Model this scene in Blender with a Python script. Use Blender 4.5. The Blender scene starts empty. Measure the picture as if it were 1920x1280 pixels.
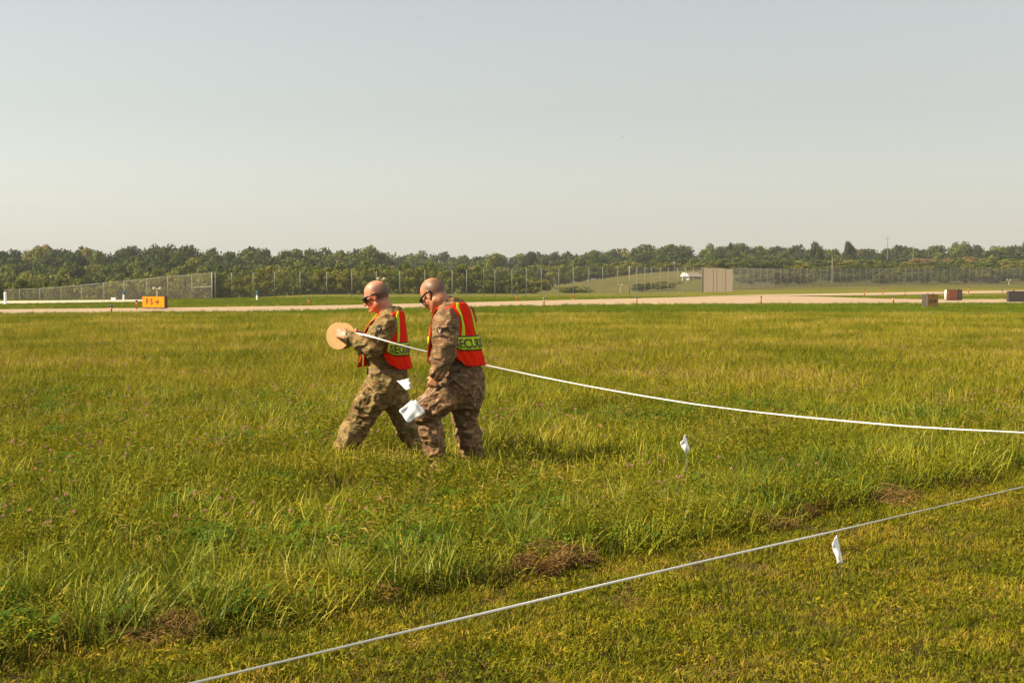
import bpy, math, random
import numpy as np
from mathutils import Vector, Matrix
from mathutils.bvhtree import BVHTree

scene = bpy.context.scene
C = scene.collection
RAD = math.radians
rng = np.random.default_rng(7)
random.seed(7)

# ------------------------------------------------------------------ camera, sky, sun, exposure
FPX, CAMZ, HORIZ = 2667.0, 1.66, 525.0          # focal length in photo pixels, eye height, horizon row
PITCH = math.atan((640.0 - HORIZ) / FPX)
cam_data = bpy.data.cameras.new('camera')
cam_data.lens, cam_data.sensor_width = 50.0, 36.0
cam_data.clip_start, cam_data.clip_end = 0.1, 6000.0
cam = bpy.data.objects.new('camera', cam_data)
cam.location = (0, 0, CAMZ)
cam.rotation_euler = (math.pi / 2 - PITCH, 0, 0)
C.objects.link(cam)
scene.camera = cam

SUN_EL, SUN_AZ = RAD(39), RAD(19)               # sun at the left, a little behind the camera
to_sun = Vector((-math.cos(SUN_AZ) * math.cos(SUN_EL), -math.sin(SUN_AZ) * math.cos(SUN_EL), math.sin(SUN_EL)))
world = bpy.data.worlds.new('World')
scene.world = world
world.use_nodes = True
wn, wl = world.node_tree.nodes, world.node_tree.links
wn.clear()
sky = wn.new('ShaderNodeTexSky')
sky.sky_type = 'NISHITA'
sky.sun_disc = False
sky.sun_elevation = SUN_EL
sky.sun_rotation = -math.atan2(to_sun.x, to_sun.y)
sky.altitude, sky.air_density, sky.dust_density, sky.ozone_density = 200.0, 1.3, 1.2, 1.0
hsv = wn.new('ShaderNodeHueSaturation')
hsv.inputs['Saturation'].default_value = 0.30
wb = wn.new('ShaderNodeMix'); wb.data_type = 'RGBA'; wb.blend_type = 'MULTIPLY'
wb.inputs[0].default_value = 1.0
wb.inputs[7].default_value = (1.0, 0.995, 0.955, 1)
bg = wn.new('ShaderNodeBackground')
bg.inputs['Strength'].default_value = 0.050
wo = wn.new('ShaderNodeOutputWorld')
wl.new(sky.outputs[0], hsv.inputs['Color'])
wl.new(hsv.outputs[0], wb.inputs[6])
wl.new(wb.outputs[2], bg.inputs['Color'])
wl.new(bg.outputs[0], wo.inputs['Surface'])

sun_data = bpy.data.lights.new('sun', 'SUN')
sun_data.energy, sun_data.angle, sun_data.color = 5.0, RAD(0.55), (1.0, 0.84, 0.60)
sun = bpy.data.objects.new('sun', sun_data)
sun.rotation_euler = to_sun.to_track_quat('Z', 'Y').to_euler()
sun.location = (-30, -10, 40)
C.objects.link(sun)

scene.view_settings.view_transform = 'Standard'
scene.view_settings.look = 'None'
scene.view_settings.exposure = 1.4
scene.view_settings.gamma = 1.0
scene.render.engine = 'CYCLES'
scene.cycles.volume_bounces = 0
scene.cycles.max_bounces = 5
scene.cycles.diffuse_bounces = 2
scene.cycles.glossy_bounces = 2
scene.cycles.transparent_max_bounces = 8

# ------------------------------------------------------------------ helpers
def ss(a, b, x):
    t = np.clip((np.asarray(x, float) - a) / (b - a), 0, 1)
    return t * t * (3 - 2 * t)

_lat = np.random.default_rng(3).random((64, 64, 64)).astype(np.float32)
def vnoise(p):
    """value noise 0..1 for points (n,3)"""
    p = np.asarray(p, np.float64)
    i = np.floor(p).astype(int); f = p - i
    f = f * f * (3 - 2 * f)
    i0 = i & 63; i1 = (i + 1) & 63
    def g(a, b, c): return _lat[a, b, c]
    x0, y0, z0 = i0.T; x1, y1, z1 = i1.T
    fx, fy, fz = f.T
    c00 = g(x0, y0, z0) * (1 - fx) + g(x1, y0, z0) * fx
    c10 = g(x0, y1, z0) * (1 - fx) + g(x1, y1, z0) * fx
    c01 = g(x0, y0, z1) * (1 - fx) + g(x1, y0, z1) * fx
    c11 = g(x0, y1, z1) * (1 - fx) + g(x1, y1, z1) * fx
    return (c00 * (1 - fy) + c10 * fy) * (1 - fz) + (c01 * (1 - fy) + c11 * fy) * fz
def noise2(x, y, s, seed=0.0):
    x = np.asarray(x, float).ravel(); y = np.asarray(y, float).ravel()
    p = np.stack([x / s + seed, y / s + seed * 1.7, np.full_like(x, seed * 2.3 + 0.37)], 1)
    return 0.65 * vnoise(p) + 0.35 * vnoise(p * 2.13 + 11.3)

def H(X, Y):
    """height of the ground"""
    X = np.asarray(X, float); Y = np.asarray(Y, float)
    h = 0.95 * ss(95, 245, Y) * ss(-30, 75, X)
    h = h - 2.0 * ss(115, 150, Y) * ss(-20, -58, X)
    h = h - 2.5 * ss(165, 230, Y) * ss(40, -20, X)
    h = h + 3.4 * ss(250, 350, Y) * ss(-15, 50, X)
    h = h - 4.5 * ss(356, 430, Y) * ss(-15, 50, X)
    near = ss(60, 25, Y)
    h = h + near * 0.035 * (np.sin(X * 0.9 + 1.3 * np.sin(Y * 0.4)) * np.sin(Y * 0.7 + 0.5))
    return h
def Hs(x, y): return float(H(x, y))

CP, SP = math.cos(PITCH), math.sin(PITCH)
def ray(px, py):
    cx, cy = (px - 960.0) / FPX, (640.0 - py) / FPX
    d = (cx, CP + SP * cy, CP * cy - SP)          # forward tilted down by PITCH
    return np.array([d[0] / d[1], 1.0, d[2] / d[1]])
def pix(px, py, D):
    """world point seen at photo pixel (px,py) at depth Y = D"""
    r = ray(px, py)
    return np.array([r[0] * D, D, CAMZ + r[2] * D])
def gpt(px, py):
    """ground point seen at a photo pixel"""
    r = ray(px, py)
    Ds = 4.0 * 1.0015 ** np.arange(4000)
    below = CAMZ + r[2] * Ds < H(r[0] * Ds, Ds)
    D = float(Ds[np.argmax(below)]) if below.any() else 1500.0
    return np.array([r[0] * D, D, Hs(r[0] * D, D)])
def topix(X, Y, Z):
    zc = (Z - CAMZ)
    fw = Y * CP - zc * SP
    up = Y * SP + zc * CP
    return 960 + FPX * X / fw, 640 - FPX * up / fw

def new_mesh(name, verts, faces, mats=None, midx=None, smooth=False):
    me = bpy.data.meshes.new(name)
    verts = np.asarray(verts, np.float32)
    if isinstance(faces, np.ndarray):
        n, k = faces.shape
        me.vertices.add(len(verts)); me.vertices.foreach_set('co', verts.ravel())
        me.loops.add(n * k); me.loops.foreach_set('vertex_index', faces.astype(np.int32).ravel())
        me.polygons.add(n)
        me.polygons.foreach_set('loop_start', np.arange(0, n * k, k, dtype=np.int32))
        me.polygons.foreach_set('loop_total', np.full(n, k, np.int32))
        me.update(calc_edges=True)
    else:
        me.from_pydata([tuple(map(float, v)) for v in verts], [], faces)
    if mats:
        for m in (mats if isinstance(mats, (list, tuple)) else [mats]): me.materials.append(m)
    if midx is not None: me.polygons.foreach_set('material_index', np.asarray(midx, np.int32))
    if smooth: me.polygons.foreach_set('use_smooth', np.ones(len(me.polygons), bool))
    me.validate(); me.update()
    return me
def link(name, me, parent=None, loc=None):
    o = bpy.data.objects.new(name, me)
    C.objects.link(o)
    if parent is not None: o.parent = parent
    if loc is not None: o.location = loc
    return o
def tag(o, label, cat=None, group=None, kind=None):
    if label: o['label'] = label
    if cat: o['category'] = cat
    if group: o['group'] = group
    if kind: o['kind'] = kind
    return o
def empty(name, loc, label, cat, group=None, rz=0.0):
    o = link(name, None, loc=tuple(map(float, loc)))
    o.rotation_euler.z = rz
    o.empty_display_size = 0.2
    return tag(o, label, cat, group)

class MB:
    """collects simple shapes into one mesh"""
    def __init__(s): s.v = []; s.f = []
    def add(s, vs, fs):
        b = len(s.v); s.v += [tuple(map(float, v)) for v in vs]; s.f += [tuple(b + i for i in f) for f in fs]
    def box(s, c, d, rot=None):
        x, y, z = [k / 2 for k in d]
        vs = [Vector((sx * x, sy * y, sz * z)) for sz in (-1, 1) for sx, sy in ((-1, -1), (1, -1), (1, 1), (-1, 1))]
        if rot is not None: vs = [rot @ v for v in vs]
        vs = [v + Vector(c) for v in vs]
        s.add(vs, [(3, 2, 1, 0), (4, 5, 6, 7), (0, 1, 5, 4), (1, 2, 6, 5), (2, 3, 7, 6), (3, 0, 4, 7)])
        return s
    def tube(s, pts, rad, n=8, cap=True):
        pts = [Vector(p) for p in pts]
        rad = rad if isinstance(rad, (list, tuple)) else [rad] * len(pts)
        rings = []
        for i, p in enumerate(pts):
            t = (pts[min(i + 1, len(pts) - 1)] - pts[max(i - 1, 0)]).normalized()
            a = t.cross(Vector((0, 0, 1)) if abs(t.z) < 0.9 else Vector((1, 0, 0))).normalized(); b = t.cross(a)
            rings.append([p + (a * math.cos(2 * math.pi * k / n) + b * math.sin(2 * math.pi * k / n)) * rad[i] for k in range(n)])
        fs = []
        for i in range(len(pts) - 1):
            for k in range(n):
                k2 = (k + 1) % n
                fs.append((i * n + k, (i + 1) * n + k, (i + 1) * n + k2, i * n + k2))
        if cap:
            fs.append(tuple(range(n))); m = (len(pts) - 1) * n; fs.append(tuple(m + k for k in reversed(range(n))))
        s.add([v for r in rings for v in r], fs)
        return s
    def lathe(s, prof, n=12, c=(0, 0, 0)):
        vs = []; fs = []
        for r, z in prof:
            for k in range(n):
                a = 2 * math.pi * k / n
                vs.append((c[0] + r * math.cos(a), c[1] + r * math.sin(a), c[2] + z))
        for i in range(len(prof) - 1):
            for k in range(n):
                k2 = (k + 1) % n
                fs.append((i * n + k, i * n + k2, (i + 1) * n + k2, (i + 1) * n + k))
        fs.append(tuple(reversed(range(n)))); m = (len(prof) - 1) * n; fs.append(tuple(m + k for k in range(n)))
        s.add(vs, fs); return s
    def mesh(s, name, m, smooth=False): return new_mesh(name, s.v, s.f, m, smooth=smooth)
    def build(s, name, m, parent=None, loc=None, smooth=False): return link(name, s.mesh(name, m, smooth), parent, loc)

# ------------------------------------------------------------------ materials
def nodes_of(name):
    m = bpy.data.materials.new(name); m.use_nodes = True
    nt = m.node_tree; nt.nodes.clear()
    out = nt.nodes.new('ShaderNodeOutputMaterial'); b = nt.nodes.new('ShaderNodeBsdfPrincipled')
    nt.links.new(b.outputs[0], out.inputs[0])
    return m, nt, b, out
def ramp(nt, stops, interp='LINEAR'):
    r = nt.nodes.new('ShaderNodeValToRGB'); r.color_ramp.interpolation = interp
    e = r.color_ramp.elements
    while len(e) < len(stops): e.new(0.5)
    for k, (p, c) in enumerate(stops):
        e[k].position = p; e[k].color = (*c, 1)
    return r
def noise_tex(nt, scale, detail=4, rough=0.55, vec=None, mapping=None, coord='Object'):
    n = nt.nodes.new('ShaderNodeTexNoise'); n.inputs['Scale'].default_value = scale
    n.inputs['Detail'].default_value = detail; n.inputs['Roughness'].default_value = rough
    if vec is None:
        tc = nt.nodes.new('ShaderNodeTexCoord'); vec = tc.outputs[coord]
    if mapping:
        mp = nt.nodes.new('ShaderNodeMapping'); mp.inputs['Scale'].default_value = mapping
        nt.links.new(vec, mp.inputs[0]); vec = mp.outputs[0]
    nt.links.new(vec, n.inputs['Vector'])
    return n
def plain(name, col, rough=0.6, metal=0.0, var=0.12, scale=6.0, spec=None, bump=0.0):
    m, nt, b, out = nodes_of(name)
    n = noise_tex(nt, scale)
    r = ramp(nt, [(0.3, [c * (1 - var) for c in col]), (0.7, [min(c * (1 + var), 1) for c in col])])
    nt.links.new(n.outputs['Fac'], r.inputs[0]); nt.links.new(r.outputs[0], b.inputs['Base Color'])
    b.inputs['Roughness'].default_value = rough; b.inputs['Metallic'].default_value = metal
    if spec is not None: b.inputs['Specular IOR Level'].default_value = spec
    if bump:
        bp = nt.nodes.new('ShaderNodeBump'); bp.inputs['Strength'].default_value = bump; bp.inputs['Distance'].default_value = 0.01
        nt.links.new(n.outputs['Fac'], bp.inputs['Height']); nt.links.new(bp.outputs[0], b.inputs['Normal'])
    return m
def leafy(name, stops, patch=3.0, rand=0.35, tint=0.35, trans=0.35, coord_world=True, rough=0.65, spec=0.10, gain=0.88):
    """leaf or blade: hue from a per-blade tint, per-instance random and broad patches in the place"""
    m, nt, b, out = nodes_of(name)
    geo = nt.nodes.new('ShaderNodeNewGeometry')
    n = noise_tex(nt, 1.0 / patch, 3, 0.6, vec=geo.outputs['Position'], mapping=(1, 1, 0.2))
    at = nt.nodes.new('ShaderNodeAttribute'); at.attribute_name = 'tint'
    oi = nt.nodes.new('ShaderNodeObjectInfo')
    def mul(s, k):
        x = nt.nodes.new('ShaderNodeMath'); x.operation = 'MULTIPLY'; x.inputs[1].default_value = k
        nt.links.new(s, x.inputs[0]); return x.outputs[0]
    def add(a, c):
        x = nt.nodes.new('ShaderNodeMath'); x.operation = 'ADD'
        nt.links.new(a, x.inputs[0]); nt.links.new(c, x.inputs[1]); return x.outputs[0]
    nn = nt.nodes.new('ShaderNodeMapRange'); nn.inputs[1].default_value = 0.36; nn.inputs[2].default_value = 0.64
    nt.links.new(n.outputs['Fac'], nn.inputs[0])
    f = add(add(mul(nn.outputs[0], 1 - rand - tint), mul(oi.outputs['Random'], rand)), mul(at.outputs['Fac'], tint))
    r = ramp(nt, [(p, [v * gain for v in c]) for p, c in stops]); nt.links.new(f, r.inputs[0])
    nt.links.new(r.outputs[0], b.inputs['Base Color'])
    b.inputs['Roughness'].default_value = rough; b.inputs['Specular IOR Level'].default_value = spec
    if trans > 0:
        tr = nt.nodes.new('ShaderNodeBsdfTranslucent'); mx = nt.nodes.new('ShaderNodeMixShader')
        mx.inputs[0].default_value = trans
        nt.links.new(r.outputs[0], tr.inputs['Color'])
        nt.links.new(b.outputs[0], mx.inputs[1]); nt.links.new(tr.outputs[0], mx.inputs[2]); nt.links.new(mx.outputs[0], out.inputs[0])
    return m

GRASS = [(0.12, (0.028, 0.055, 0.002)), (0.36, (0.125, 0.155, 0.003)), (0.58, (0.250, 0.248, 0.010)), (0.80, (0.41, 0.34, 0.045)), (0.95, (0.60, 0.47, 0.16))]
M = {}
M['meadow'] = leafy('meadow_blade', GRASS, patch=1.8, rand=0.14, tint=0.46, trans=0.24, spec=0.16)
M['tall'] = leafy('tall_blade', [(0.1, (0.040, 0.080, 0.004)), (0.42, (0.135, 0.175, 0.007)), (0.75, (0.29, 0.275, 0.022)), (0.95, (0.52, 0.43, 0.15))], patch=1.5, rand=0.2, tint=0.5, spec=0.2, rough=0.5)
M['lawn'] = leafy('lawn_blade', [(0.1, (0.035, 0.062, 0.002)), (0.4, (0.120, 0.135, 0.003)), (0.7, (0.245, 0.205, 0.007)), (0.95, (0.43, 0.27, 0.05))], patch=0.7, rand=0.2, tint=0.5, trans=0.22)
M['far'] = leafy('far_blade', [(0.1, (0.085, 0.115, 0.003)), (0.4, (0.190, 0.195, 0.008)), (0.68, (0.315, 0.262, 0.024)), (0.95, (0.42, 0.31, 0.10))], patch=4.0, rand=0.14, tint=0.3)
M['verge'] = leafy('verge_blade', [(0.1, (0.060, 0.115, 0.004)), (0.6, (0.14, 0.18, 0.005)), (0.95, (0.23, 0.21, 0.01))], patch=8.0, rand=0.25, tint=0.35)
M['dry'] = leafy('dry_stem', [(0.1, (0.22, 0.16, 0.03)), (0.9, (0.38, 0.28, 0.08))], patch=2, rand=0.4, tint=0.4)
M['straw'] = leafy('straw', [(0.1, (0.07, 0.035, 0.010)), (0.5, (0.17, 0.095, 0.028)), (0.9, (0.30, 0.19, 0.07))], patch=0.4, rand=0.4, tint=0.4, trans=0.15)
M['herb'] = leafy('herb_leaf', [(0.10, (0.030, 0.056, 0.002)), (0.38, (0.120, 0.135, 0.003)), (0.66, (0.26, 0.225, 0.005)), (0.95, (0.34, 0.20, 0.03))], patch=1.4, rand=0.3, tint=0.45)
M['under'] = leafy('lower_blade', [(0.1, (0.022, 0.034, 0.002)), (0.5, (0.085, 0.090, 0.005)), (0.75, (0.15, 0.105, 0.018)), (0.95, (0.27, 0.17, 0.05))], patch=0.9, rand=0.2, tint=0.5, trans=0.15)  # dead brownish lower leaves, toned darker to deepen the shade between blades
M['clover'] = leafy('clover_leaf', [(0.1, (0.045, 0.10, 0.008)), (0.9, (0.11, 0.19, 0.014))], patch=1, rand=0.4, tint=0.4)
M['flower'] = leafy('clover_flower', [(0.1, (0.46, 0.18, 0.24)), (0.6, (0.62, 0.34, 0.33)), (0.95, (0.42, 0.20, 0.10))], patch=1, rand=0.6, tint=0.3, trans=0.2)
M['leaf_dark'] = leafy('leaf_dark', [(0.1, (0.016, 0.034, 0.009)), (0.9, (0.056, 0.074, 0.014))], patch=14, rand=0.5, tint=0.3, trans=0.25, gain=1.0)
M['leaf_mid'] = leafy('leaf_mid', [(0.1, (0.030, 0.056, 0.009)), (0.9, (0.106, 0.122, 0.015))], patch=14, rand=0.5, tint=0.3, trans=0.25, gain=1.0)
M['leaf_olive'] = leafy('leaf_olive', [(0.1, (0.055, 0.080, 0.010)), (0.9, (0.172, 0.165, 0.020))], patch=14, rand=0.5, tint=0.3, trans=0.25, gain=1.0)
M['leaf_brown'] = leafy('leaf_brown', [(0.1, (0.14, 0.10, 0.04)), (0.9, (0.22, 0.15, 0.06))], patch=14, rand=0.4, tint=0.4, trans=0.2)
M['bark'] = plain('bark', (0.10, 0.075, 0.05), 0.9, var=0.4, scale=9)
M['pavement'] = plain('pavement', (0.27, 0.192, 0.116), 0.85, var=0.10, scale=0.35, bump=0.1)
M['pavement2'] = plain('pavement_pale', (0.40, 0.33, 0.235), 0.85, var=0.08, scale=0.35)
M['galv'] = plain('galvanised_steel', (0.19, 0.185, 0.165), 0.6, 0.3, var=0.15)
M['wire'] = plain('fence_wire', (0.21, 0.19, 0.16), 0.7, 0.1)
M['sign_yellow'] = plain('sign_yellow', (0.66, 0.200, 0.0005), 0.7, var=0.04, spec=0.1)
M['sign_yellow_shade'] = plain('sign_yellow_in_shade', (0.27, 0.11, 0.003), 0.6, var=0.15)  # sign yellow darkened, the shade on the face put into the colour
M['sign_red'] = plain('sign_red', (0.26, 0.055, 0.008), 0.6, var=0.1)
M['black'] = plain('black_paint', (0.014, 0.013, 0.012), 0.45)
M['dark_grey'] = plain('dark_grey_paint', (0.032, 0.028, 0.026), 0.6)
M['white'] = plain('white_paint', (0.78, 0.76, 0.72), 0.5, var=0.05)
M['cream'] = plain('cream_paint', (0.40, 0.34, 0.25), 0.5, var=0.05)
M['orange_stem'] = plain('marker_orange', (0.62, 0.24, 0.02), 0.5, var=0.06)
M['blue_lens'] = plain('blue_lens', (0.012, 0.014, 0.16), 0.15)
M['teal'] = plain('teal_paint', (0.02, 0.10, 0.16), 0.4)
M['board'] = leafy('weathered_board', [(0.1, (0.36, 0.295, 0.225)), (0.9, (0.40, 0.33, 0.255))], patch=4, rand=0.3, tint=0.0, trans=0)
M['pole'] = plain('grey_pole_wood', (0.16, 0.125, 0.09), 0.8)
M['roof_grey'] = plain('roof_grey', (0.15, 0.125, 0.11), 0.7)
M['tape'] = plain('tape_white', (0.80, 0.79, 0.76), 0.35, var=0.04, scale=3)
M['flag'] = plain('flag_white', (0.80, 0.80, 0.80), 0.45, var=0.03)
M['steel'] = plain('steel_wire', (0.28, 0.27, 0.26), 0.35, 0.7)

# ground
def ground_material():
    m, nt, b, out = nodes_of('ground_turf')
    geo = nt.nodes.new('ShaderNodeNewGeometry'); pos = geo.outputs['Position']
    n1 = noise_tex(nt, 0.12, 4, 0.6, vec=pos, mapping=(1, 0.6, 0.1))
    n2 = noise_tex(nt, 9.0, 5, 0.7, vec=pos)
    mx = nt.nodes.new('ShaderNodeMix'); mx.inputs[0].default_value = 0.5
    nt.links.new(n1.outputs['Fac'], mx.inputs[2]); nt.links.new(n2.outputs['Fac'], mx.inputs[3])
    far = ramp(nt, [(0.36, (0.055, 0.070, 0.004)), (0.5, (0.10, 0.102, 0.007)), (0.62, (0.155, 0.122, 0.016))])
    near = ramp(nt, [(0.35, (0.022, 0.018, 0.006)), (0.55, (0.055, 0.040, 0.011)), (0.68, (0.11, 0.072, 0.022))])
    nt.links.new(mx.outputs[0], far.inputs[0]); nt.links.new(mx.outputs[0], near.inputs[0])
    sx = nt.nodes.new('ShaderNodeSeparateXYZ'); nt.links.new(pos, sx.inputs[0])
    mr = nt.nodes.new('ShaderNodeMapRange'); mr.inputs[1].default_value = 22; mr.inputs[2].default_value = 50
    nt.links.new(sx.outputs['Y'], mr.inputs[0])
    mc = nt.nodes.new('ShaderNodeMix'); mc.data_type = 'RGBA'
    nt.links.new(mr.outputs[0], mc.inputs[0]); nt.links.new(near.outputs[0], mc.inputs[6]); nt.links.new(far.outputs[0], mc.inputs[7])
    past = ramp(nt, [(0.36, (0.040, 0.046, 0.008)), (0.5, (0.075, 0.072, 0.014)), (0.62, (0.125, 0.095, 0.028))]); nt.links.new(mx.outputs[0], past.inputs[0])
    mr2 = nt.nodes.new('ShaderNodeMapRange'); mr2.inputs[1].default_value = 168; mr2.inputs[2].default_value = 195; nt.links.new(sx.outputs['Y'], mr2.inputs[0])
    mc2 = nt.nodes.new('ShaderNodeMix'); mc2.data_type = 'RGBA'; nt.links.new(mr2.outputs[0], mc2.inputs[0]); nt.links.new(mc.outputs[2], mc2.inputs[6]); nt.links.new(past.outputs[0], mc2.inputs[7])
    nt.links.new(mc2.outputs[2], b.inputs['Base Color'])
    b.inputs['Roughness'].default_value = 0.95; b.inputs['Specular IOR Level'].default_value = 0.1
    bp = nt.nodes.new('ShaderNodeBump'); bp.inputs['Strength'].default_value = 0.6; bp.inputs['Distance'].default_value = 0.05
    nt.links.new(n2.outputs['Fac'], bp.inputs['Height']); nt.links.new(bp.outputs[0], b.inputs['Normal'])
    return m
M['ground'] = ground_material()

# ------------------------------------------------------------------ ground sheet
def axis(segs):
    a = [segs[0][0]]
    for lo, hi, st in segs:
        n = max(1, int(round((hi - lo) / st)))
        a += list(np.linspace(lo, hi, n + 1)[1:])
    return np.array(a)
xp = axis([(0, 12, 0.4), (12, 110, 3), (110, 400, 14), (400, 1500, 80)])
gx = np.concatenate([-xp[:0:-1], xp])
gy = axis([(-60, -4, 8), (-4, 30, 0.4), (30, 175, 2), (175, 640, 6), (640, 1900, 60)])
GX, GY = np.meshgrid(gx, gy)
gv = np.stack([GX.ravel(), GY.ravel(), H(GX, GY).ravel()], 1)
nxg, nyg = len(gx), len(gy)
ii = (np.arange(nyg - 1)[:, None] * nxg + np.arange(nxg - 1)[None, :]).ravel()
gf = np.stack([ii, ii + 1, ii + nxg + 1, ii + nxg], 1)
tag(link('ground', new_mesh('ground', gv, gf, M['ground'], smooth=True)), 'wide grassy airfield ground reaching to the woods', kind='structure')

# ------------------------------------------------------------------ taxiways
def strip(name, near, far, m, label, nsub=8, dz=0.035):
    """pavement between two polylines of photo-row edges, laid on the ground"""
    nx_ = np.array([p[0] for p in near], float); ny_ = np.array([p[1] for p in near], float)
    fx_ = np.array([p[0] for p in far], float); fy_ = np.array([p[1] for p in far], float)
    xs = np.arange(nx_[0], nx_[-1] + 1, 12.0)
    vs = []; fs = []
    for x in xs:
        a = gpt(x, np.interp(x, nx_, ny_)); b_ = gpt(x, np.interp(x, fx_, fy_))
        for k in range(nsub + 1):
            p = a + (b_ - a) * k / nsub
            vs.append((p[0], p[1], Hs(p[0], p[1]) + dz))
    w = nsub + 1
    for i in range(len(xs) - 1):
        for k in range(nsub):
            fs.append((i * w + k, (i + 1) * w + k, (i + 1) * w + k + 1, i * w + k + 1))
    o = link(name, new_mesh(name, vs, fs, m, smooth=True))
    return tag(o, label, kind='structure')
NEAR = [(-420, 598.5), (0, 592), (300, 588.5), (620, 583), (900, 576.5), (1150, 573), (1400, 571.5), (1700, 570.5), (2350, 569)]
FAR = [(-420, 585), (0, 581), (300, 578), (620, 573.5), (900, 567), (1150, 561), (1330, 556.5), (1480, 555.5), (1560, 557.5), (1650, 560.5), (1750, 562), (2350, 561)]
strip('taxiway', NEAR, FAR, M['pavement'], 'sunlit beige taxiway crossing the whole airfield')
strip('taxiway', [(1330, 556.2), (1480, 555.2), (1640, 554), (1800, 551), (2350, 544)], [(1330, 555.5), (1450, 552.5), (1600, 549.8), (1750, 547.2), (1900, 545), (2350, 540)], M['pavement'], 'farther taxiway branch running behind the signs at the right')
strip('taxiway', [(-420, 571.5), (0, 570), (150, 568), (290, 566)], [(-420, 566), (0, 565), (150, 563.5), (290, 562.2)], M['pavement2'], 'pale taxiway stretch behind the arrow sign at the left')
nxn, nyn = np.array(NEAR).T; fxn, fyn = np.array(FAR).T
def on_pavement(X, Y, Z):
    px, py = topix(X, Y, Z)
    a = (py < np.interp(px, nxn, nyn) + 0.6) & (py > np.interp(px, fxn, fyn) - 0.3)
    b_ = (py < np.interp(px, [1330, 1480, 1640, 1800, 2350], [556.2, 555.2, 554, 551, 544]) + .3) & (py > np.interp(px, [1330, 1450, 1600, 1750, 1900, 2350], [555.5, 552.5, 549.8, 547.2, 545, 540]) - .3) & (px > 1330)
    c_ = (py < np.interp(px, [-420, 0, 150, 290], [571.5, 570, 568, 566]) + .3) & (py > np.interp(px, [-420, 0, 150, 290], [566, 565, 563.5, 562.2]) - .3) & (px < 290)
    return a | b_ | c_
# ------------------------------------------------------------------ grass
def clump_mesh(name, n, spread, hgt, wid, lean, curl, m, seed, levels=4, hvar=0.35):
    r = np.random.default_rng(seed)
    rad = spread * np.sqrt(r.random(n)); ang = r.random(n) * 2 * np.pi
    bx, by = rad * np.cos(ang), rad * np.sin(ang)
    head = r.random(n) * 2 * np.pi
    hh = hgt * (1 - hvar + 2 * hvar * r.random(n)); ww = wid * (0.6 + 0.8 * r.random(n))
    ln = lean * (0.2 + r.random(n)); cu = curl * (0.2 + r.random(n) * 1.2)
    t = np.linspace(0, 1, levels)
    tw = r.random(n) * 2 * np.pi
    vs, fs, tint = [], [], []
    tn = r.random(n)
    for i in range(n):
        # arc with growing lean angle
        angs = ln[i] + cu[i] * t
        seg = hh[i] / (levels - 1)
        d = np.concatenate([[0], np.cumsum(np.sin(angs[:-1]) * seg)]); z = np.concatenate([[0], np.cumsum(np.cos(angs[:-1]) * seg)])
        px = bx[i] + d * np.cos(head[i]); py = by[i] + d * np.sin(head[i])
        sx, sy = -np.sin(head[i] + 0.6 * math.sin(tw[i])), np.cos(head[i] + 0.6 * math.sin(tw[i]))
        wt = ww[i] * 0.5 * np.array([0.75, 1.0, 0.75, 0.4, 0.3, 0.2])[:levels]
        b0 = len(vs)
        for k in range(levels - 1):
            vs.append((px[k] - sx * wt[k], py[k] - sy * wt[k], z[k])); vs.append((px[k] + sx * wt[k], py[k] + sy * wt[k], z[k]))
        vs.append((px[-1], py[-1], z[-1]))
        for k in range(levels - 2): fs.append((b0 + 2 * k, b0 + 2 * k + 1, b0 + 2 * k + 3, b0 + 2 * k + 2))
        fs.append((b0 + 2 * levels - 4, b0 + 2 * levels - 3, b0 + 2 * levels - 2))
        tint += [tn[i]] * (2 * levels - 1)
    me = new_mesh(name, vs, fs, m, smooth=True)
    a = me.attributes.new('tint', 'FLOAT', 'POINT'); a.data.foreach_set('value', np.array(tint, np.float32))
    return me
def stem_mesh(name, n, spread, hgt, m, seed, head=True):
    """thin dry stems with nodding seed heads"""
    r = np.random.default_rng(seed); mb = MB(); tint = []
    for i in range(n):
        a = r.random() * 6.28; d = spread * math.sqrt(r.random()); x, y = d * math.cos(a), d * math.sin(a)
        hd = r.random() * 6.28; h = hgt * (0.7 + 0.6 * r.random()); le = 0.1 + 0.25 * r.random(); b0 = len(mb.v)
        pts = [(x + math.cos(hd) * h * le * t * t, y + math.sin(hd) * h * le * t * t, h * t) for t in (0, .35, .7, 1.0)]
        mb.tube(pts, [0.0013, 0.0012, 0.001, 0.0009], 3, False)
        if head:
            e = Vector(pts[-1]); dr = Vector((math.cos(hd), math.sin(hd), 0.5)); L = 0.05 + 0.04 * r.random()
            mb.tube([e, e + dr * L * .35, e + dr * L * .75 + Vector((0, 0, -L * .15)), e + dr * L + Vector((0, 0, -L * .4))], [0.001, 0.0042, 0.004, 0.001], 4, False)
        tint += [r.random()] * (len(mb.v) - b0)
    me = mb.mesh(name, m, True)
    a = me.attributes.new('tint', 'FLOAT', 'POINT'); a.data.foreach_set('value', np.array(tint, np.float32))
    return me
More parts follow.
